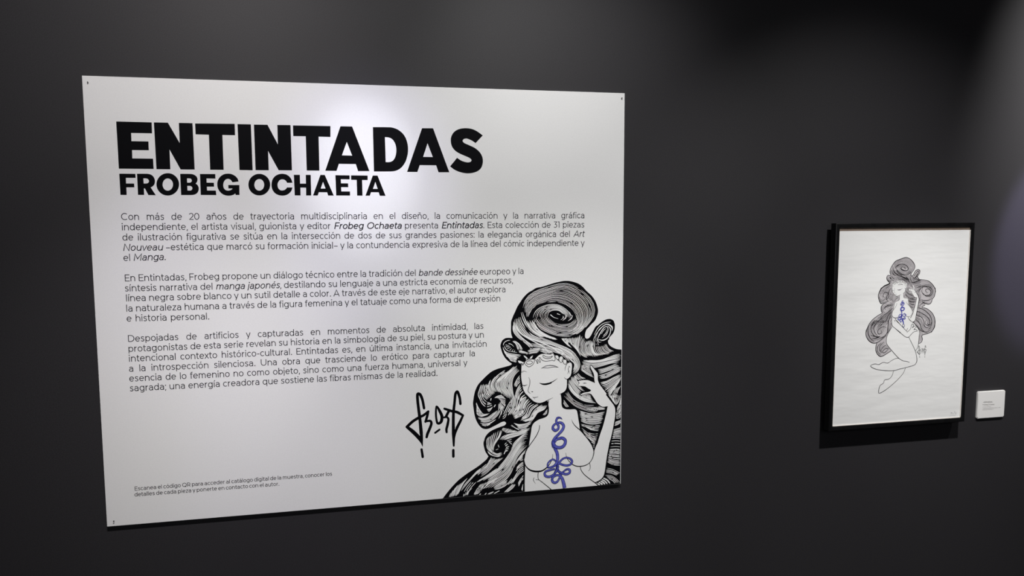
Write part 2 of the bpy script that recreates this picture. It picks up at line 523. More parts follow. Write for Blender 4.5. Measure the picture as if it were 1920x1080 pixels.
SUB = [[[[-6723,9664],[-6329,9662],[-6324,9556],[-6566,9555],[-6568,9406],[-6369,9405],[-6368,9304],[-6566,9303],[-6568,9101],[-6721,9104]]],[[[-6287,9665],[-6047,9667],[-5960,9652],[-5895,9610],[-5858,9538],[-5849,9464],[-5870,9383],[-5912,9335],[-5963,9303],[-5843,9095],[-6028,9100],[-6109,9276],[-6134,9276],[-6135,9102],[-6286,9105]],[[-6137,9544],[-6057,9542],[-6018,9524],[-5998,9484],[-6004,9444],[-6028,9420],[-6063,9409],[-6133,9409]]],[[[-5246,9389],[-5256,9322],[-5280,9259],[-5316,9201],[-5364,9154],[-5419,9118],[-5481,9095],[-5544,9087],[-5607,9095],[-5666,9117],[-5719,9153],[-5761,9200],[-5793,9257],[-5811,9320],[-5815,9386],[-5805,9453],[-5781,9516],[-5745,9573],[-5698,9621],[-5643,9657],[-5582,9679],[-5518,9687],[-5455,9680],[-5396,9659],[-5344,9623],[-5300,9576],[-5269,9520],[-5250,9456]],[[-5400,9383],[-5405,9347],[-5416,9312],[-5433,9281],[-5455,9255],[-5481,9235],[-5509,9223],[-5539,9219],[-5568,9223],[-5595,9235],[-5619,9254],[-5638,9280],[-5652,9311],[-5661,9346],[-5662,9382],[-5657,9418],[-5646,9453],[-5629,9484],[-5607,9510],[-5582,9529],[-5554,9541],[-5524,9546],[-5496,9542],[-5468,9530],[-5444,9511],[-5425,9485],[-5410,9454],[-5402,9420]]],[[[-5206,9671],[-4940,9671],[-4859,9652],[-4797,9607],[-4772,9540],[-4782,9470],[-4823,9410],[-4779,9375],[-4753,9316],[-4753,9243],[-4787,9167],[-4855,9119],[-4951,9102],[-5207,9102]],[[-5039,9552],[-4963,9549],[-4930,9534],[-4917,9496],[-4928,9461],[-4960,9436],[-5039,9436]],[[-5040,9350],[-4958,9348],[-4921,9324],[-4910,9286],[-4924,9248],[-4958,9226],[-5040,9226]]],[[[-4703,9672],[-4310,9673],[-4310,9548],[-4541,9552],[-4540,9439],[-4355,9437],[-4354,9331],[-4539,9331],[-4538,9228],[-4312,9226],[-4306,9103],[-4705,9105]]],[[[-3710,9476],[-3873,9453],[-3905,9505],[-3948,9537],[-3989,9545],[-4047,9526],[-4093,9468],[-4114,9387],[-4109,9311],[-4078,9256],[-4019,9227],[-3949,9232],[-3880,9268],[-3884,9284],[-3986,9284],[-3985,9377],[-3696,9378],[-3703,9107],[-3802,9107],[-3808,9148],[-3867,9110],[-3954,9088],[-4050,9093],[-4139,9128],[-4214,9202],[-4258,9291],[-4269,9386],[-4256,9481],[-4213,9568],[-4146,9636],[-4067,9675],[-3981,9686],[-3886,9674],[-3796,9625],[-3739,9558]]],[[[-2883,9393],[-2893,9327],[-2916,9264],[-2953,9207],[-3000,9160],[-3056,9124],[-3118,9102],[-3182,9095],[-3246,9102],[-3306,9124],[-3359,9159],[-3403,9206],[-3435,9262],[-3454,9324],[-3459,9390],[-3450,9456],[-3427,9518],[-3391,9575],[-3344,9622],[-3288,9657],[-3227,9680],[-3162,9687],[-3099,9681],[-3038,9659],[-2985,9624],[-2941,9578],[-2908,9522],[-2889,9459]],[[-3043,9387],[-3047,9351],[-3058,9317],[-3074,9287],[-3096,9262],[-3121,9243],[-3149,9231],[-3178,9227],[-3206,9231],[-3233,9242],[-3257,9261],[-3277,9286],[-3291,9316],[-3300,9350],[-3302,9385],[-3297,9421],[-3287,9454],[-3270,9485],[-3249,9510],[-3224,9529],[-3196,9541],[-3167,9545],[-3138,9541],[-3111,9530],[-3088,9511],[-3068,9486],[-3053,9456],[-3045,9422]]],[[[-2286,9446],[-2428,9445],[-2459,9500],[-2506,9533],[-2559,9541],[-2618,9524],[-2668,9463],[-2689,9388],[-2676,9306],[-2630,9248],[-2569,9234],[-2501,9251],[-2460,9284],[-2437,9318],[-2290,9318],[-2319,9230],[-2383,9155],[-2465,9107],[-2568,9090],[-2679,9110],[-2771,9167],[-2829,9261],[-2849,9379],[-2830,9498],[-2779,9594],[-2702,9658],[-2608,9689],[-2528,9692],[-2435,9671],[-2356,9611],[-2310,9534]]],[[[-2243,9668],[-2081,9669],[-2080,9427],[-1923,9427],[-1922,9670],[-1787,9669],[-1789,9096],[-1926,9096],[-1923,9313],[-2077,9315],[-2078,9095],[-2235,9098]]],[[[-1523,9671],[-1405,9672],[-1171,9094],[-1324,9094],[-1351,9185],[-1579,9188],[-1613,9096],[-1740,9096]],[[-1456,9477],[-1392,9292],[-1525,9291]]],[[[-1113,9668],[-722,9665],[-722,9552],[-967,9554],[-964,9441],[-766,9439],[-765,9330],[-964,9332],[-961,9213],[-721,9211],[-721,9095],[-1104,9097]]],[[[-681,9665],[-220,9663],[-220,9535],[-376,9537],[-374,9093],[-524,9095],[-526,9539],[-681,9541]]],[[[-75,9664],[59,9665],[274,9091],[113,9091],[85,9189],[-135,9192],[-170,9093],[-291,9093]],[[-7,9485],[57,9288],[-77,9288]]]]
LINES = [["Con más de 20 años de trayectoria multidisciplinaria en el diseño, la comunicación y la narrativa gráfica",[-6745,8433],[6255,8420]],["independiente, el artista visual, guionista y editor *Frobeg Ochaeta* presenta *Entintadas*. Esta colección de 31 piezas",[-6742,8158],[6248,8142]],["de ilustración figurativa se sitúa en la intersección de dos de sus grandes pasiones: la elegancia orgánica del _Art_",[-6738,7883],[6241,7861]],["_Nouveau_ –estética que marcó su formación inicial– y la contundencia expresiva de la línea del cómic independiente y",[-6741,7607],[6251,7585]],["el _Manga._",[-6738,7334],[-5664,7344]],["En Entintadas, Frobeg propone un diálogo técnico entre la tradición del _bande_ _dessinée_ europeo y la",[-6738,6784],[4350,6762]],["síntesis narrativa del _manga_ _japonés_, destilando su lenguaje a una estricta economía de recursos,",[-6742,6509],[4011,6491]],["línea negra sobre blanco y un sutil detalle a color. A través de este eje narrativo, el autor explora",[-6731,6240],[3792,6223]],["la naturaleza humana a través de la figura femenina y el tatuaje como una forma de expresión",[-6738,5960],[3632,5953]],["e historia personal.",[-6737,5687],[-4611,5678]],["Despojadas de artificios y capturadas en momentos de absoluta intimidad, las",[-6737,5131],[3106,5137]],["protagonistas de esta serie revelan su historia en la simbología de su piel, su postura y un",[-6737,4855],[3121,4873]],["intencional contexto histórico-cultural. Entintadas es, en última instancia, una invitación",[-6736,4583],[3205,4594]],["a la introspección silenciosa. Una obra que trasciende lo erótico para capturar la",[-6743,4307],[2847,4321]],["esencia de lo femenino no como objeto, sino como una fuerza humana, universal y",[-6749,4034],[2600,4045]],["sagrada; una energía creadora que sostiene las fibras mismas de la realidad.",[-6748,3762],[1706,3776]],["Escanea el código QR para acceder al catálogo digital de la muestra, conocer los",[-6758,965],[-1418,973]],["detalles de cada pieza y ponerte en contacto con el autor.",[-6766,798],[-2904,793]]]
SIG = [[[[1287,2818],[1244,3072],[1176,3243],[1102,3259],[1099,3080],[1129,2768],[1160,2478],[1190,2091],[1209,1849],[1223,1667]],[75.9,80.6,85.3,85.3,85.3,85.3,90.1,104.3,66.4,19.0]],[[[1138,2551],[949,2443],[771,2287]],[85.3,85.3,85.3]],[[[771,2287],[944,2132],[1105,1952],[1197,1801],[1223,1679]],[85.3,113.8,118.5,80.6,19.0]],[[[1138,2551],[1279,2615],[1410,2715]],[80.6,80.6,71.1]],[[[1410,2715],[1373,2561],[1323,2408]],[71.1,80.6,71.1]],[[[1324,2420],[1465,2423],[1499,2336],[1438,2171],[1377,2031],[1352,1936]],[66.4,71.1,80.6,85.3,85.3,75.9]],[[[1660,2856],[1639,2689],[1646,2496],[1677,2349],[1736,2333],[1796,2390],[1817,2534],[1752,2706],[1660,2856]],[52.1,61.6,61.6,71.1,80.6,94.8,94.8,85.3,52.1]],[[[1607,2052],[1738,2140]],[61.6,61.6]],[[[1881,2506],[1964,2512]],[61.6,61.6]],[[[1896,2770],[2109,2685],[2276,2639],[2454,2531]],[71.1,80.6,85.3,71.1]],[[[2038,2713],[1940,2526]],[80.6,80.6]],[[[1952,2525],[2011,2449],[1985,2281],[1948,2138],[1954,2046]],[61.6,71.1,80.6,75.9,66.4]],[[[2379,2887],[2357,3081],[2294,3266],[2234,3209],[2202,2945],[2168,2657],[2157,2319],[2161,1978],[2164,1613]],[75.9,80.6,85.3,80.6,80.6,85.3,90.1,104.3,56.9]],[[[2454,2531],[2369,2354],[2271,2166],[2209,1975],[2170,1734]],[66.4,80.6,90.1,56.9,23.7]],[[[1194,1572],[1226,1339]],[71.1,75.9]],[[[2148,1480],[2148,1284]],[78.2,80.6]]]
HAIR = [[7482,4327],[7328,4348],[7181,4410],[7078,4491],[7033,4591],[7054,4688],[7119,4770],[7206,4864],[7248,4989],[7254,5128],[7250,5128],[7217,5234],[7143,5292],[7056,5308],[6940,5285],[6810,5213],[6695,5127],[6623,5081],[6537,4931],[6480,4822],[6409,4734],[6337,4713],[6287,4760],[6286,4871],[6328,4994],[6407,5074],[6493,5168],[6600,5269],[6664,5398],[6698,5522],[6691,5647],[6646,5800],[6573,5940],[6472,6067],[6328,6194],[6213,6320],[6084,6419],[5942,6477],[5786,6515],[5631,6525],[5490,6508],[5322,6477],[5140,6427],[4972,6377],[4861,6353],[4722,6329],[4611,6264],[4473,6187],[4334,6055],[4238,5923],[4141,5777],[4072,5631],[4003,5484],[3947,5324],[3944,5175],[3941,5053],[3953,4944],[3987,4828],[3863,4839],[3767,4829],[3684,4778],[3636,4699],[3615,4605],[3635,4495],[3682,4357],[3764,4217],[3860,4118],[3970,4037],[3963,4031],[3928,4002],[3859,3978],[3694,3941],[3502,3896],[3337,3828],[3200,3726],[3063,3597],[2926,3454],[2843,3295],[2794,3121],[2773,2985],[2762,2877],[2784,2670],[2810,2505],[2863,2337],[2943,2194],[3038,2098],[3148,2064],[3258,2077],[3382,2131],[3520,2192],[3631,2247],[3728,2262],[3780,2217],[3762,2169],[3700,2132],[3575,2098],[3437,2052],[3298,1992],[3188,1902],[3118,1796],[3090,1674],[3088,1729],[3073,1620],[3096,1480],[3136,1352],[3225,1207],[3155,1114],[3044,1025],[2906,925],[2824,875],[2631,765],[2439,641],[2288,529],[2138,388],[1973,208],[1809,6],[4357,6],[6719,6],[7482,6]]
SKIN = [[4261,4004],[4261,3935],[4254,3922],[4246,3798],[4239,3675],[4253,3509],[4280,3370],[4301,3245],[4370,3103],[4468,2987],[4580,2883],[4636,2838],[4749,2783],[4847,2768],[4946,2790],[5059,2828],[5109,2797],[5109,2714],[5123,2587],[5116,2462],[5074,2366],[4975,2316],[4833,2276],[4720,2220],[4636,2156],[4579,2047],[4558,1895],[4530,1729],[4501,1556],[4480,1466],[4430,1357],[4374,1221],[4345,1061],[4339,1181],[4338,998],[4373,827],[4366,545],[4358,263],[4358,6],[4358,6],[6719,6],[6704,94],[6836,192],[6939,314],[6981,513],[7009,727],[7044,970],[7086,1212],[7136,1373],[7179,1564],[7221,1763],[7263,1989],[7298,2216],[7304,2373],[7288,2488],[7228,2605],[7123,2739],[6990,2917],[7004,2959],[6871,3136],[6767,3283],[6715,3412],[6706,3610],[6618,3726],[6560,3799],[6487,3880],[6455,3860],[6480,3761],[6532,3674],[6576,3560],[6584,3447],[6604,3319],[6505,3366],[6389,3422],[6230,3430],[6086,3409],[6064,3386],[6103,3331],[6057,3270],[6072,3241],[6173,3229],[6289,3209],[6376,3148],[6478,3083],[6405,3048],[6275,3034],[6174,2997],[6124,2937],[6203,2953],[6333,2974],[6464,2967],[6537,2885],[6508,2944],[6596,2812],[6684,2679],[6773,2589],[6876,2533],[7037,2534],[7023,2489],[6980,2292],[6924,2068],[6866,1871],[6795,1676],[6709,1403],[6651,1285],[6603,1174],[6578,1205],[6519,1352],[6401,1531],[6269,1697],[6137,1848],[6137,1841],[6122,2005],[6092,2177],[6062,2376],[6033,2477],[5960,2523],[5831,2524],[5687,2540],[5587,2588],[5550,2688],[5543,2857],[5521,2998],[5485,3021],[5614,3077],[5685,3157],[5713,3267],[5712,3463],[5769,3491],[5812,3556],[5855,3693],[5872,3846],[5861,3957],[5810,4004],[5753,3990],[5682,3993],[5703,4034],[5667,4091],[5596,4108],[5575,4151],[5539,4205],[5468,4194],[5447,4157],[5432,4210],[5383,4242],[5319,4231],[5269,4316],[5171,4279],[5030,4303],[4903,4307],[4805,4268],[4721,4196],[4672,4150],[4595,4156],[4630,4275],[4553,4237],[4512,4171],[4463,4159],[4456,4200],[4400,4258],[4324,4289],[4345,4233],[4400,4169],[4414,4127],[4358,4068],[4303,4098],[4219,4132],[4150,4135],[4164,4077]]
INK = [[[[4254,3976],[4246,3798],[4239,3675],[4253,3509],[4280,3370],[4301,3245],[4370,3103],[4468,2987],[4580,2869]],[26.7]],[[[4412,3059],[4524,2935],[4636,2831],[4749,2776],[4847,2761],[4946,2783],[5059,2832],[5258,2917]],[26.7,29.3,32.0,32.0,32.0,29.3,24.0,6.7]],[[[5116,2825],[5102,2714],[5116,2587],[5109,2462],[5067,2369],[4975,2319],[4833,2280],[4720,2224],[4630,2156],[4574,2048],[4552,1895],[4524,1729],[4495,1556]],[24.0,24.0,26.7,29.3,34.7,34.7,29.3,26.7,26.7,26.7,26.7,26.7,24.0]],[[[4501,1591],[4480,1466],[4430,1357],[4374,1221],[4345,1061]],[24.0,29.3,34.7,34.7,29.3]],[[[4339,1181],[4338,998],[4373,827]],[26.7,24.0,21.3]],[[[4366,799],[4360,546],[4352,264],[4352,20]],[16.0]],[[[6645,99],[6836,185],[6939,311],[6984,513],[7012,727],[7047,970],[7093,1211],[7120,1367]],[34.7,34.7,29.3,26.7,26.7,26.7,26.7,26.7]],[[[7127,1374],[7179,1564],[7224,1762],[7266,1989],[7301,2216],[7307,2372],[7291,2488],[7231,2605],[7126,2739],[6993,2917]],[26.7]],[[[7138,2746],[7004,2956],[6871,3133],[6767,3280],[6718,3412],[6709,3609],[6621,3726],[6563,3799],[6487,3883],[6452,3860],[6478,3761],[6529,3674],[6573,3560],[6581,3447],[6601,3319]],[21.3]],[[[6614,3319],[6505,3366],[6389,3419],[6230,3430],[6086,3409],[6064,3386],[6103,3331],[6057,3270],[6072,3239],[6173,3229],[6289,3209],[6376,3148],[6478,3083],[6405,3045],[6275,3034],[6174,2994],[6121,2934],[6203,2953],[6333,2974],[6464,2967],[6537,2885],[6599,2790]],[8.0,13.3,18.7,18.7,16.0,13.3,10.7,10.7,13.3,18.7,18.7,18.7,18.7,18.7,18.7,16.0,10.7,13.3,18.7,18.7,21.3,21.3]],[[[6500,2944],[6589,2812],[6677,2672],[6773,2580],[6876,2526],[7044,2542]],[21.3,24.0,26.7,26.7,24.0,8.0]],[[[7037,2531],[7020,2489],[6977,2292],[6921,2068],[6864,1872],[6792,1676],[6706,1403]],[9.3,16.0,24.0,24.0,24.0,24.0,24.0]],[[[6709,1403],[6651,1285],[6603,1160]],[26.7]],[[[5861,2191],[5919,2060],[6021,1940],[6137,1841],[6269,1690],[6401,1524],[6519,1345],[6581,1190],[6594,1060],[6551,898]],[8.0,18.7,26.7,29.3,26.7,26.7,26.7,26.7,24.0,24.0]],[[[6137,1841],[6122,2005],[6092,2177],[6062,2376],[6033,2477],[5960,2526],[5831,2528],[5687,2542],[5584,2591],[5548,2688],[5540,2857],[5518,2998]],[18.7,18.7,18.7,21.3,24.0,26.7,26.7,26.7,26.7,26.7,24.0,21.3]],[[[5471,3012],[5614,3074],[5688,3154],[5716,3267],[5715,3463]],[10.7,24.0,26.7,24.0,18.7]],[[[5675,3910],[5647,3828],[5643,3745]],[13.3,13.3,6.7]],[[[5675,3910],[5725,3978],[5810,4007],[5863,3960],[5875,3845],[5857,3693]],[18.7]],[[[5782,3885],[5747,3796],[5769,3711],[5776,3641]],[10.7,16.0,16.0,8.0]],[[[5757,3726],[5719,3637]],[13.3,5.3]],[[[5768,3878],[5811,3841]],[16.0,6.7]],[[[5619,3537],[5669,3486],[5727,3480],[5784,3519],[5841,3596]],[8.0,18.7,21.3,18.7,13.3]],[[[4253,3784],[4344,3794],[4434,3762]],[10.7,14.7,6.7]],[[[4253,3750],[4330,3767]],[10.7,6.7]],[[[4882,3851],[5030,3920],[5185,3933],[5143,3935],[5299,3911],[5433,3859]],[6.7,18.7,18.7,18.7,24.0,8.0]],[[[5433,3859],[5284,3876],[5143,3863],[5087,3855],[4974,3871],[4882,3851]],[10.7,16.0,16.0,16.0,18.7,8.0]],[[[4280,3367],[4357,3342],[4448,3368]],[13.3,29.3,8.0]],[[[4830,3401],[4932,3361],[5045,3355],[5214,3391],[5144,3380],[5271,3430],[5399,3513]],[10.7,45.3,58.7,45.3,37.3,24.0,6.7]],[[[4490,3594],[4527,3495],[4517,3358],[4482,3249],[4468,3167],[4503,3116],[4541,3091]],[8.0,16.0,17.3,17.3,17.3,16.0,9.3]],[[[4587,3145],[4615,3138]],[24.0]],[[[4608,2972],[4692,2956],[4784,2972]],[8.0,17.3,12.0]],[[[4636,2963],[4685,2905]],[13.3,8.0]],[[[4833,2073],[4819,1948],[4748,1784],[4649,1637],[4536,1490],[4466,1397]],[18.7,21.3,24.0,24.0,24.0,24.0]],[[[4338,998],[4380,840],[4493,705],[4634,637],[4791,614],[4933,635],[5061,718],[5147,811],[5211,919],[5247,1016],[5254,1129]],[21.3,29.3,42.7,56.0,56.0,45.3,37.3,26.7,21.3,17.3,10.7]],[[[5675,1141],[5700,1011],[5765,892],[5881,769],[6012,695],[6158,674],[6318,693],[6449,762],[6551,905],[6594,1089],[6596,1232]],[9.3,16.0,21.3,26.7,32.0,32.0,26.7,24.0,24.0,24.0,29.3]],[[[6457,755],[6480,638],[6465,553],[6422,506]],[21.3,18.7,16.0,10.7]],[[[4791,597],[4783,484],[4798,369],[4919,260],[5062,135],[5198,9]],[21.3,18.7,18.7,21.3,24.0,26.7]],[[[4712,359],[4805,343]],[10.7,16.0]],[[[4656,423],[4634,354],[4698,235]],[16.0,16.0,6.7]],[[[6151,663],[6173,561],[6276,409],[6453,251],[6660,90],[6719,30]],[21.3,21.3,24.0,26.7,26.7,26.7]],[[[6216,3317],[6276,3322],[6349,3318]],[5.3,26.7,5.3]],[[[4372,4081],[4414,4120],[4525,4149],[4637,4151],[4672,4122],[4651,4027],[4595,3961],[4497,3917],[4414,3969],[4365,4026],[4372,4081]],[17.3]],[[[4609,4056],[4601,4033],[4576,4013],[4538,4001],[4495,3999],[4455,4007],[4426,4024],[4414,4046],[4422,4069],[4447,4089],[4485,4101],[4528,4103],[4568,4095],[4597,4078],[4609,4056]],[17.3]],[[[4324,4289],[4400,4258],[4456,4200],[4456,4152],[4400,4176],[4345,4233],[4324,4289]],[17.3]],[[[4630,4275],[4553,4237],[4523,4191],[4532,4156],[4581,4167],[4616,4214],[4630,4275]],[17.3]],[[[4693,4135],[4735,4078],[4756,4015],[4784,4021],[4749,4119],[4777,4131],[4826,4046],[4861,4052],[4812,4185],[4847,4190],[4903,4112],[5016,4069],[5157,4077],[5242,4090],[5298,4064],[5329,4120],[5298,4232],[5269,4316]],[17.3]],[[[4672,4150],[4721,4193],[4805,4268],[4903,4307],[5030,4303],[5171,4279],[5269,4316]],[17.3]],[[[4952,4261],[5030,4210],[5143,4191],[5241,4221],[5185,4161],[5086,4145],[4974,4178],[4938,4220],[4952,4261]],[17.3]],[[[5326,4231],[5397,4239],[5440,4198],[5447,4129],[5411,4096],[5355,4147],[5326,4231]],[17.3]],[[[5468,4183],[5539,4205],[5585,4137],[5546,4083],[5557,4027],[5497,4013],[5447,4087],[5468,4183]],[17.3]],[[[5596,4095],[5667,4091],[5699,4034],[5668,3950],[5611,3962],[5575,4040],[5596,4095]],[17.3]],[[[5447,4122],[5411,4096],[5468,4045]],[17.3]],[[[4150,4132],[4219,4126],[4303,4088],[4351,4047],[4296,4016],[4261,4038],[4191,4027],[4164,4077],[4150,4132]],[17.3]],[[[4261,4024],[4302,3974],[4330,4021]],[17.3]]]
ACC = [[[[4527,5440],[4541,5535],[4624,5654],[4764,5759],[4973,5848],[5211,5868],[5421,5849],[5647,5760],[5832,5631],[5947,5463],[5976,5352],[5905,5258]],[21.3,40.0,66.7,93.3,66.7,29.3,40.0,53.3,66.7,66.7,40.0,13.3]],[[[5127,5489],[5197,5391],[5352,5290],[5536,5229],[5734,5222]],[53.3,93.3,106.7,80.0,21.3]],[[[5169,5515],[5281,5566],[5450,5547],[5592,5474],[5649,5349]],[53.3,21.3,26.7,53.3,26.7]],[[[4694,5271],[4833,5075],[5043,4931],[5254,4827],[5466,4777],[5750,4787],[5992,4868]],[40.0,45.3,45.3,40.0,32.0,29.3,29.3]],[[[5821,4778],[6021,4853],[6192,4944],[6292,5051]],[29.3,32.0,53.3,53.3]],[[[4278,5394],[4416,5090],[4554,4908]],[13.3,45.3,10.7]],[[[4402,5213],[4554,4990],[4833,4815]],[8.0,40.0,10.7]],[[[4138,4774],[4304,4604],[4415,4476],[4526,4472]],[13.3,40.0,61.3,18.7]],[[[4875,4828],[5255,4689],[5538,4581],[5823,4431],[5995,4285]],[13.3,53.3,74.7,61.3,53.3]],[[[5765,4600],[5966,4370],[6081,4198],[6154,4056],[6198,3900]],[53.3,80.0,80.0,61.3,40.0]],[[[6154,4097],[6399,4073],[6761,4070],[7125,4174],[7434,4273]],[26.7,53.3,80.0,80.0,66.7]],[[[3931,4673],[4027,4561],[4096,4476],[4165,4432]],[26.7,146.7,80.0,21.3]],[[[3766,4707],[3752,4599],[3820,4487],[3971,4399],[4137,4365],[4414,4312]],[13.3,26.7,18.7,13.3,21.3,32.0]],[[[4083,4790],[4276,4605],[4359,4465]],[13.3,40.0,26.7]],[[[6655,4676],[6769,4853],[6913,5029]],[53.3,26.7,10.7]],[[[6642,4481],[6772,4504],[6917,4582],[7061,4688]],[53.3,80.0,66.7,40.0]]]
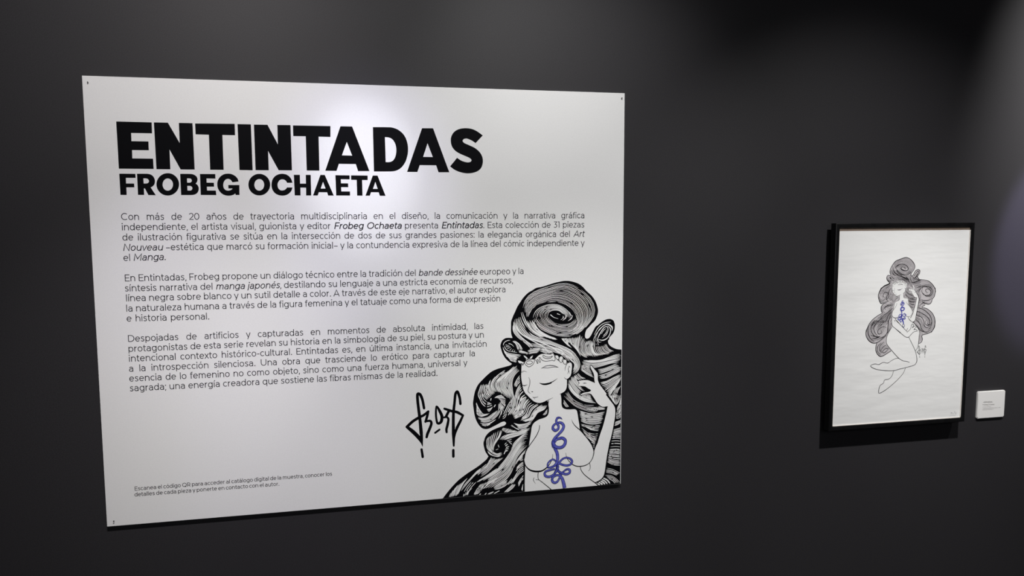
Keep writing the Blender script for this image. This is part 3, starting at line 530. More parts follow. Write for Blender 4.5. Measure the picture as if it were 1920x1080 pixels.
LOCKS = [[[[[4306,5691],[4361,5961],[4527,6131],[4722,6248],[5001,6330],[5279,6405],[5611,6463],[5951,6365],[6242,6169],[6458,5957],[6572,5739],[6599,5539],[6523,5334],[6386,5180],[6249,5011],[6044,4877],[5821,4811]],[[4500,5311],[4472,5475],[4555,5619],[4688,5733],[4922,5844],[5208,5893],[5478,5869],[5732,5763],[5921,5576],[6007,5392],[6042,5308],[6059,5241],[6042,5176],[5991,5095],[5923,5031],[5821,4985],[5684,4957]]],15,[9.3,17.3],0.5],[[[[4588,5406],[4596,5356],[4621,5290],[4805,5120],[5086,4962],[5396,4852],[5750,4813],[5992,4862],[6163,4972],[6300,5167]],[[5107,5536],[5124,5437],[5183,5337],[5352,5236],[5564,5184],[5717,5187],[5820,5216],[5888,5264],[5939,5312],[5973,5377]]],11,[9.3,17.3],0.4],[[[[4621,5356],[4655,5518],[4738,5650],[4872,5739],[5073,5804],[5275,5817],[5461,5779],[5648,5667],[5784,5515],[5802,5333]],[[5107,5405],[5090,5520],[5141,5592],[5242,5630],[5343,5635],[5444,5616],[5529,5556],[5580,5472],[5564,5374],[5496,5326]]],8,[9.3,17.3],0.35],[[[[4002,5254],[4015,5037],[4138,4856],[4332,4698],[4484,4569],[4554,4484]],[[4037,5375],[4056,5158],[4194,4922],[4387,4737],[4596,4592],[4651,4521]],[[4085,5455],[4139,5168],[4304,4917],[4554,4772],[4903,4662],[5255,4552],[5538,4429],[5824,4251],[5996,4049]],[[4168,5547],[4222,5287],[4360,5065],[4554,4867],[4875,4745],[5255,4620],[5609,4482],[5895,4304],[6053,4102]],[[4278,5706],[4361,5446],[4485,5183],[4638,5001],[4875,4841],[5184,4706],[5538,4568],[5823,4404],[6067,4199]]],3,[17.3,34.7],0.2],[[[[5510,4555],[5766,4406],[5967,4231],[6082,4073],[6123,3924],[6101,3807],[6029,3692],[5866,3588]],[[5058,4436],[5354,4327],[5567,4248],[5738,4144],[5853,4041],[5939,3968],[5954,3884],[5904,3760],[5872,3692]]],7,[14.7,22.7],0.3],[[[[4484,4597],[4693,4533],[5044,4464],[5397,4339],[5681,4118],[5753,4018]],[[4596,4647],[4833,4610],[5184,4527],[5538,4374],[5824,4168],[5896,4025]]],4,[12.0,20.0],0.4],[[[[4444,5348],[4554,5085],[4763,4928],[4945,4825]],[[4596,5356],[4708,5121],[4945,4921],[5283,4729]],[[4722,5230],[4945,4989],[5212,4828],[5438,4696]]],4,[18.7,34.7],0.1],[[[[5509,4790],[5637,4633],[5794,4474]],[[5736,4767],[5808,4584],[5894,4415]],[[5936,4773],[5922,4594],[6009,4326]],[[6121,4849],[6065,4616],[6052,4366],[6154,4153]]],4,[24.0,48.0],0.1],[[[[6150,4848],[6094,4642],[6066,4407],[6139,4251],[6341,4103]],[[6338,4647],[6281,4496],[6311,4300],[6427,4169]],[[6467,4683],[6454,4517],[6469,4321],[6558,4128]],[[6554,4624],[6541,4430],[6614,4259],[6818,4166]],[[6772,4462],[6832,4320],[6920,4246],[7051,4198]],[[6961,4552],[7020,4424],[7108,4336],[7226,4289]]],5,[13.3,22.7],0.15],[[[[3683,4602],[3724,4464],[3833,4378],[4026,4329],[4303,4276]],[[3724,4423],[3819,4297],[3971,4236],[4136,4174]],[[3901,4157],[3998,4111],[4122,4078]]],3,[16.0,29.3],0.2],[[[[3752,4653],[3752,4545],[3834,4432],[3971,4372],[4165,4336]],[[3697,4588],[3725,4695],[3821,4759],[3931,4769]]],1,[18.7,26.7],0],[[[[3972,4740],[4082,4654],[4137,4529],[4165,4432]],[[4041,4751],[4193,4636],[4276,4496],[4303,4440]]],3,[21.3,34.7],0.1],[[[[4165,4432],[4303,4399],[4414,4367]],[[4442,4461],[4623,4481],[4875,4471]]],1,[16.0,21.3],0.2],[[[[4875,4471],[5044,4436],[5156,4390],[5255,4331]],[[4833,4404],[4974,4343],[5100,4296]]],2,[16.0,24.0],0.3],[[[[6428,4043],[6718,4030],[7081,4126],[7476,4201]],[[6154,4056],[6428,3966],[6718,3960],[7082,4014],[7478,4074]]],4,[18.7,32.0],0.15],[[[[6161,4041],[6429,3929],[6719,3925],[7083,3979],[7478,4039]],[[6162,3944],[6357,3837],[6574,3799],[6792,3830],[7156,3912],[7391,3915]]],5,[12.0,22.7],0.2],[[[[6162,3930],[6357,3823],[6459,3762]],[[6141,3763],[6359,3599],[6577,3489]]],7,[12.0,20.0],0.2],[[[[6662,3724],[6866,3743],[7084,3803],[7333,3890]],[[6721,3581],[7012,3665],[7305,3736],[7481,3763]]],4,[13.3,26.7],0.2],[[[[6729,3524],[7013,3595],[7276,3695],[7481,3756]],[[6751,3438],[7014,3468],[7277,3582],[7482,3671]]],3,[18.7,34.7],0.1],[[[[6782,3310],[6986,3342],[7234,3457],[7454,3545]],[[6856,3151],[7075,3224],[7308,3396],[7484,3515]],[[6989,3002],[7164,3149],[7339,3281],[7485,3402]],[[7063,2885],[7223,3046],[7368,3266]]],3,[17.3,42.7],0.1],[[[[5827,3534],[5942,3353],[6058,3221],[6174,3117],[6289,3068]],[[5941,3577],[6028,3419],[6086,3318]]],5,[13.3,21.3],0.1],[[[[6056,3655],[6171,3524],[6330,3460]],[[5941,3591],[6028,3489],[6114,3428]]],3,[16.0,26.7],0.1],[[[[5755,3447],[5885,3216],[6030,3026],[6131,2936]],[[5827,3499],[5957,3282],[6087,3121],[6174,3046]]],4,[16.0,24.0],0.1],[[[[5713,3295],[5857,3064],[6059,2870],[6291,2744],[6655,2667]],[[5741,3406],[5885,3160],[6059,2968],[6262,2859],[6552,2786]]],5,[14.7,26.7],0.15],[[[[6175,2934],[6334,2953],[6479,2924]],[[6146,2907],[6334,2869],[6538,2801]]],3,[16.0,24.0],0.1],[[[[5600,2966],[5787,2773],[6003,2591],[6293,2461],[6731,2329]],[[5699,3128],[5887,2851],[6118,2698],[6365,2613],[6670,2602]]],4,[10.7,18.7],0.35],[[[[5593,2840],[5686,2708],[5773,2591]],[[5586,2742],[5644,2655],[5701,2588]]],2,[12.0,17.3],0.1],[[[[6293,2490],[6584,2515],[6773,2546],[6964,2507]],[[6584,2401],[6774,2447],[6964,2450]]],4,[12.0,18.7],0.4],[[[[6076,2474],[6294,2391],[6585,2330],[6950,2372]],[[6120,2359],[6367,2273],[6659,2227],[6922,2239]],[[6135,2230],[6368,2159],[6586,2146],[6893,2155]],[[6150,2130],[6368,2032],[6587,1996],[6865,2014]]],4,[12.0,25.3],0.4],[[[[6325,1921],[6515,1866],[6646,1943],[6807,1932]],[[6442,1842],[6589,1804],[6764,1778]]],3,[13.3,21.3],0.4],[[[[6180,1909],[6370,1747],[6561,1606],[6700,1525]],[[6298,1681],[6444,1543],[6650,1429]]],3,[12.0,21.3],0.4],[[[[6385,1746],[6560,1692],[6751,1686]],[[6444,1628],[6590,1547],[6707,1568]]],2,[10.7,16.0],0.6],[[[[6415,1587],[6591,1461],[6650,1429]],[[6503,1439],[6636,1344]]],2,[16.0,24.0],0.3],[[[[6563,1334],[6621,1302]],[[6570,1277],[6615,1252]]],1,[13.3,18.7],0],[[[[7063,2913],[7167,2779],[7227,2676]],[[7254,2903],[7241,2761],[7302,2572]],[[7461,2891],[7404,2681],[7317,2557]]],4,[13.3,22.7],0.2],[[[[7477,2805],[7434,2608],[7347,2441]],[[7480,2462],[7408,2323],[7319,2286]],[[7483,2204],[7410,2137],[7321,2143]]],4,[13.3,24.0],0.4],[[[[7285,2016],[7381,2039],[7485,2075]],[[7257,1904],[7382,1938],[7485,2004]]],3,[13.3,24.0],0.4],[[[[7236,1776],[7354,1797],[7487,1831]],[[7215,1634],[7356,1653],[7489,1673]],[[7187,1492],[7327,1497],[7491,1471]],[[7109,1152],[7316,1152],[7483,1126]],[[7080,1025],[7317,1015],[7485,967]],[[7059,882],[7245,804],[7487,764]],[[7038,754],[7247,637],[7488,604]]],4,[12.0,26.7],0.3],[[[[7010,554],[7219,495],[7491,343]],[[6982,412],[7175,368],[7385,279]]],3,[12.0,24.0],0.4],[[[[6953,327],[7176,295],[7371,163],[7484,31]],[[7073,216],[7237,116],[7313,23]]],3,[12.0,24.0],0.3],[[[[6895,245],[7044,161],[7149,29]],[[6719,71],[6808,20]]],4,[18.7,53.3],0.05],[[[[3021,3463],[2965,3289],[2923,3141],[2977,2974]],[[3130,3457],[3088,3268],[3155,3060]],[[3212,3453],[3197,3276],[3333,3077]],[[3322,3611],[3266,3409],[3306,3243],[3415,3141]],[[3790,3875],[3473,3658],[3348,3446],[3402,3265],[3484,3165]],[[3776,3753],[3582,3571],[3472,3439],[3526,3259],[3594,3173]]],3,[14.7,26.7],0.25],[[[[3790,3766],[3610,3610],[3485,3439],[3526,3286],[3594,3173]],[[4080,3998],[3817,3751],[3637,3540],[3622,3349],[3718,3166],[3828,2953]],[[4136,3941],[3886,3692],[3733,3481],[3788,3272],[3883,3060],[3911,2928]],[[4177,3925],[4024,3740],[3871,3529],[3884,3308],[3967,3097],[3994,2923]],[[4219,3841],[4052,3684],[3968,3469],[3981,3234],[4022,3025],[4022,2915]]],3,[17.3,37.3],0.12],[[[[4218,3676],[4107,3517],[4023,3342]],[[4232,3483],[4148,3391],[4092,3311]]],3,[14.7,24.0],0.2],[[[[4246,3427],[4134,3254],[4078,3077],[4105,2917]],[[4287,3259],[4175,3113],[4147,2915]],[[4426,2989],[4286,2927],[4230,2848]]],3,[17.3,34.7],0.1],[[[[3910,2880],[3841,2773],[3785,2680]],[[3994,3082],[4000,2833],[3923,2603],[3839,2442]],[[4092,3077],[4077,2801],[4021,2597],[3951,2463]],[[4398,3018],[4272,2859],[4202,2655],[4132,2521],[3992,2405]],[[4482,2930],[4342,2772],[4299,2608],[4215,2433],[4020,2333]]],3,[16.0,32.0],0.25],[[[[4482,2930],[4370,2784],[4327,2648],[4229,2473]],[[4692,2766],[4510,2665],[4425,2475],[4271,2318]],[[4918,2725],[4692,2585],[4580,2438],[4509,2317],[4257,2256]],[[4989,2693],[4805,2578],[4650,2462],[4551,2287],[4341,2216]],[[5074,2702],[4975,2568],[4777,2482],[4678,2348],[4565,2202]]],3,[18.7,40.0],0.12],[[[[5088,2561],[4932,2382]],[[5081,2464],[4989,2378]]],2,[14.7,21.3],0.1],[[[[2854,2954],[2907,2773],[3015,2602],[3096,2528],[3288,2544]],[[2852,2749],[2919,2621],[3041,2504],[3192,2488]],[[2858,2598],[2932,2497],[3055,2455]]],3,[14.7,26.7],0.25],[[[[2877,2459],[3027,2409],[3191,2419],[3329,2500],[3453,2603]],[[2958,2317],[3122,2279],[3300,2309],[3438,2397],[3549,2515],[3633,2689]]],5,[13.3,22.7],0.25],[[[[2971,2261],[3163,2228],[3328,2266],[3493,2366]],[[3025,2203],[3148,2167],[3300,2213]]],2,[16.0,26.7],0.5],[[[[2923,3141],[3030,2875],[3152,2745]],[[3060,3161],[3127,3048],[3209,2974]],[[3183,3209],[3237,3110],[3319,3064]]],3,[14.7,24.0],0.2],[[[[3194,2893],[3276,2868]],[[3180,2812],[3262,2827],[3331,2844]],[[3179,2674],[3289,2695],[3372,2745]],[[3193,2646],[3261,2615],[3358,2719]]],2,[16.0,26.7],0.1],[[[[3414,3004],[3525,3067],[3676,3086]],[[3524,2998],[3690,2995],[3779,2956]],[[3606,2911],[3717,2836],[3765,2757]],[[3579,2857],[3647,2729],[3730,2669]],[[3551,2831],[3550,2611]]],3,[13.3,24.0],0.2],[[[[3606,2787],[3625,2551],[3535,2336]],[[3661,2784],[3702,2574]]],2,[12.0,18.7],0.4],[[[[3883,2840],[3799,2679],[3687,2465]],[[3798,2499],[3742,2378],[3659,2349]]],2,[13.3,21.3],0.4],[[[[3991,2210],[4159,2144],[4369,2152],[4579,2215]],[[4089,2107],[4298,2066],[4565,2146]],[[4144,2020],[4298,1982],[4438,2022]]],2,[17.3,32.0],0.15],[[[[3922,2131],[4061,2039],[4200,1960]],[[3949,2144],[4061,2053],[4172,1990]]],1,[17.3,24.0],0],[[[[3587,1695],[3740,1824],[4018,1889],[4298,1940],[4551,2021]],[[3656,1677],[3878,1759],[4228,1833],[4509,1940]]],4,[13.3,26.7],0.2],[[[[3643,1997],[3699,2076]],[[3782,1891],[3907,2021]],[[3963,1906],[4130,1937]]],5,[16.0,26.7],0.1],[[[[3242,1830],[3173,1710],[3192,1528],[3308,1353],[3363,1322]],[[3408,1943],[3338,1740],[3323,1519],[3391,1375]],[[3602,2027],[3546,1823],[3434,1622],[3392,1486]],[[3657,1996],[3587,1820],[3504,1687]]],3,[16.0,29.3],0.1],[[[[3158,1586],[3199,1445],[3363,1294],[3529,1226],[3654,1287]],[[3350,1350],[3487,1271],[3626,1303]]],2,[16.0,24.0],0.2],[[[[3198,1347],[3308,1242],[3487,1180],[3626,1191]],[[3184,1390],[3308,1270],[3487,1201],[3654,1238]]],1,[16.0,24.0],0.1],[[[[3725,1540],[3794,1604]],[[3773,1446],[3877,1480]],[[3738,1378],[3842,1336]],[[3709,1241],[3752,1343]]],2,[18.7,29.3],0],[[[[3573,1696],[3670,1801],[3879,1856],[4158,1921],[4438,2015]],[[3711,1687],[3948,1747],[4228,1819],[4466,1901]]],3,[13.3,24.0],0.2],[[[[3795,1653],[3962,1697]],[[3864,1621],[3961,1530]]],2,[13.3,18.7],0.1],[[[[4466,1873],[4298,1800],[4073,1620],[3961,1474]],[[4466,1761],[4227,1707],[4017,1456],[3876,1243]]],2,[21.3,37.3],0.1],[[[[4466,1733],[4227,1693],[4017,1456],[3806,1150],[3583,887],[3249,647],[2972,488],[2751,380]],[[4452,1650],[4297,1633],[4087,1409],[3904,1115],[3708,849],[3387,622],[3109,463]],[[4452,1552],[4269,1481],[4086,1214],[3959,943],[3763,663],[3497,488],[3205,329],[3080,199]],[[4438,1469],[4283,1312],[4128,1126],[4029,909],[3930,650],[3734,426],[3343,220]]],4,[16.0,40.0],0.2],[[[[4423,1358],[4240,1174],[4085,961],[4015,770]],[[4423,1301],[4268,1144],[4141,985]]],2,[13.3,21.3],0.2],[[[[3321,1165],[3223,1019]],[[3514,1130],[3264,939],[3001,764]],[[3695,1144],[3458,966],[3180,708],[2945,574]]],4,[14.7,26.7],0.25],[[[[3002,862],[2850,748],[2657,555],[2491,387],[2353,162]],[[2974,808],[2822,681],[2656,513],[2491,332],[2366,175]]],1,[45.3,69.3],0],[[[[2589,602],[2465,459],[2354,259],[2270,86]],[[2397,464],[2299,264],[2215,49]],[[2273,391],[2190,231],[2127,21]],[[2061,159],[1998,25]]],3,[14.7,29.3],0.1],[[[[2723,271],[2612,154],[2570,32]],[[2599,197],[2529,50]],[[2461,97],[2447,15]]],2,[16.0,29.3],0.1],[[[[3150,417],[2969,138],[2844,37]],[[2984,361],[2873,230],[2748,31]]],4,[13.3,21.3],0.3],[[[[3372,484],[3177,331],[3080,199]],[[3511,528],[3316,404],[3205,329]]],2,[16.0,26.7],0.2],[[[[3845,432],[3594,311],[3343,220]],[[3775,254],[3579,172],[3412,151]]],4,[16.0,29.3],0.2],[[[[3391,96],[3286,63],[3189,22]],[[3384,76],[3300,41],[3217,17]]],1,[32.0,48.0],0],[[[[3579,109],[3481,68],[3383,19]],[[3162,66],[3106,15]],[[2982,60],[2934,22]]],1,[21.3,32.0],0],[[[[3985,279],[3844,150],[3704,35]],[[4083,271],[3956,127],[3774,22]]],3,[14.7,26.7],0.25],[[[[4155,675],[4014,460],[3887,287]],[[4324,690],[4182,574],[4070,442],[3985,308]]],2,[16.0,26.7],0.2],[[[[4317,958],[4197,882],[4099,777]],[[4331,858],[4183,771],[4070,667]],[[4338,689],[4211,600]]],3,[14.7,26.7],0.15],[[[[4323,535],[4210,388],[4139,253]],[[4309,423],[4224,316],[4167,194]]],2,[16.0,26.7],0.2],[[[[4309,253],[4252,60]],[[4294,155],[4280,29]]],2,[13.3,21.3],0.1],[[[[4310,1155],[4177,1017]],[[4310,1029],[4212,994]]],2,[14.7,24.0],0.1],[[[[4442,4420],[4623,4451],[4889,4463]],[[4456,4372],[4637,4405],[4847,4406]],[[4484,4316],[4637,4341],[4777,4344]]],2,[17.3,24.0],0.2],[[[[4875,4450],[5114,4392],[5284,4309]],[[4889,4388],[5058,4339],[5171,4286]]],2,[16.0,24.0],0.2],[[[[4193,4445],[4359,4390],[4484,4336]],[[4165,4391],[4331,4343],[4456,4290]]],2,[16.0,24.0],0.2],[[[[3724,4451],[3806,4352],[3957,4291],[4164,4254]],[[3778,4299],[3915,4224],[4136,4160]]],3,[17.3,29.3],0.2],[[[[4136,3982],[3997,3851],[3845,3722],[3720,3564]],[[4025,3946],[3886,3829],[3720,3701]]],2,[16.0,26.7],0.2],[[[[3969,3880],[3789,3725],[3665,3594]],[[3610,3651],[3527,3546],[3499,3465]]],2,[16.0,26.7],0.3],[[[[7309,3283],[7164,3078],[7078,2912]],[[7470,3459],[7398,3292],[7223,3060],[7122,2867]]],3,[14.7,24.0],0.2],[[[[7458,3176],[7371,3010],[7285,2759]],[[7311,3127],[7224,2947],[7167,2808]]],3,[13.3,21.3],0.3],[[[[4272,2845],[4160,2616],[4048,2470]],[[4202,2835],[4104,2620],[3992,2474]]],1,[18.7,29.3],0.2],[[[[4034,2402],[4201,2461],[4369,2590]],[[4048,2325],[4229,2390],[4341,2439]]],2,[16.0,24.0],0.3],[[[[4229,2265],[4383,2339],[4467,2445]],[[4271,2346],[4369,2409],[4425,2475]]],2,[14.7,21.3],0.2],[[[[3317,460],[3108,337],[2956,182]],[[3427,423],[3260,296],[3121,210]]],2,[14.7,22.7],0.3],[[[[2683,455],[2545,299],[2448,140]],[[2848,442],[2682,274],[2612,168]]],2,[14.7,22.7],0.4],[[[[3957,465],[3845,333],[3733,244]],[[4070,456],[3985,350],[3915,285]]],2,[16.0,24.0],0.2],[[[[3182,987],[3016,861],[2850,720]],[[3264,939],[3043,789],[2877,635]]],2,[14.7,24.0],0.3],[[[[6151,2031],[6442,1956],[6588,1946]],[[6180,1973],[6384,1910],[6530,1879]]],2,[10.7,16.0],0.5]]
WEXT = [[[[6581,4832],[6710,5050],[6897,5182],[7115,5217]],[8.0,18.7,18.7,6.7]],[[[6611,4719],[6739,4979],[6927,5126],[7043,5136],[7160,5048],[7161,4936]],[8.0,21.3,24.0,34.7,45.3,10.7]],[[[6655,4620],[6755,4839],[6898,5043],[7000,5067],[7030,4955],[6973,4817],[6843,4724]],[8.0,29.3,21.3,18.7,18.7,16.0,6.7]],[[[6727,4673],[6873,4647],[7017,4718],[7103,4868],[7102,5008],[7014,5095]],[13.3,34.7,24.0,26.7,29.3,6.7]],[[[6813,4851],[6884,4960],[6964,5013]],[10.7,18.7,6.7]],[[[6886,4793],[6972,4887],[6986,4970]],[16.0,18.7,6.7]],[[[6540,4569],[6582,4734],[6682,4898],[6826,5046]],[6.7,16.0,16.0,6.7]],[[[6570,4456],[6597,4622],[6654,4732]],[6.7,16.0,6.7]],[[[6684,4675],[6714,4506]],[10.7,16.0]],[[[6705,4688],[6742,4589],[6815,4600]],[8.0,13.3,6.7]],[[[5183,5494],[5282,5416],[5423,5370]],[26.7,16.0,8.0]],[[[5394,5522],[5479,5491]],[21.3,10.7]],[[[5564,5310],[5649,5376],[5691,5471]],[8.0,29.3,13.3]],[[[5734,5291],[5833,5356],[5876,5451]],[8.0,29.3,16.0]],[[[5776,5564],[5833,5453]],[10.7,24.0]],[[[3780,4625],[3889,4593]],[18.7,6.7]],[[[3793,4570],[3917,4565]],[18.7,6.7]],[[[3834,4514],[3930,4537]],[18.7,6.7]],[[[3903,4457],[3958,4509]],[18.7,6.7]],[[[3971,4427],[4013,4479]],[16.0,6.7]],[[[4040,4403],[4061,4457]],[16.0,6.7]],[[[3876,4662],[3958,4631],[4027,4561]],[21.3,18.7,6.7]],[[[3530,1546],[3551,1475]],[16.0,21.3]],[[[3460,1398],[3530,1421]],[16.0,10.7]],[[[3413,2743],[3448,2796]],[29.3,24.0]],[[[3318,2996],[3304,2942]],[29.3,18.7]]]
TAT = [[[[5390,877],[5394,749],[5377,637],[5319,527]],[80.0,77.3,72.0,66.7]],[[[5391,707],[5449,574],[5528,447]],[66.7,66.7,64.0]],[[[5412,1089],[5397,1147],[5347,1250],[5282,1381]],[93.3,88.0,77.3,66.7]],[[[5104,714],[5090,829],[5161,923],[5261,965],[5333,924],[5391,849]],[53.3,53.3,53.3,53.3,53.3,53.3]],[[[5405,748],[5491,884],[5606,975],[5707,989],[5823,945],[5881,855],[5838,773],[5722,739],[5578,771],[5462,829],[5376,864]],[61.3,66.7,58.7,58.7,69.3,74.7,66.7,72.0,66.7,64.0,58.7]],[[[5104,714],[5204,721],[5319,769],[5390,877],[5412,1004],[5390,1176],[5318,1322]],[45.3,69.3,77.3,88.0,96.0,98.7,93.3]],[[[5641,21],[5608,176],[5550,352],[5449,446],[5334,441],[5248,376],[5241,277],[5320,216],[5406,249],[5464,345],[5507,455]],[112.0,109.3,93.3,66.7,66.7,74.7,80.0,74.7,69.3,61.3,53.3]],[[[5434,575],[5550,509],[5694,462],[5795,497],[5810,575],[5752,622],[5665,600],[5578,535],[5492,514]],[66.7,72.0,74.7,72.0,72.0,66.7,58.7,53.3,48.0]],[[[5434,718],[5377,594],[5291,487],[5162,426],[5033,450],[4993,539],[5047,612],[5176,638],[5305,656]],[58.7,66.7,72.0,74.7,74.7,72.0,69.3,66.7,53.3]],[[[5282,1381],[5260,1496],[5317,1633],[5446,1766],[5560,1885],[5603,1996],[5552,2097],[5459,2129],[5373,2102]],[104.0,104.0,96.0,80.0,88.0,88.0,80.0,66.7,58.7]],[[[5332,1534],[5360,1588],[5446,1618],[5561,1631],[5654,1554],[5648,1441],[5562,1348],[5432,1336],[5318,1393],[5260,1524]],[66.7,74.7,82.7,88.0,93.3,98.7,98.7,93.3,98.7,104.0]],[[[5552,2227],[5487,2282],[5402,2276],[5362,2194],[5395,2093],[5438,2020],[5417,1923],[5331,1886],[5259,1947],[5266,2031],[5331,2097]],[13.3,45.3,64.0,69.3,69.3,69.3,72.0,80.0,80.0,72.0,61.3]]]
AFF = [[0.35031,-0.00342,-1919.40972],[0.0069,0.34303,3474.7089]]
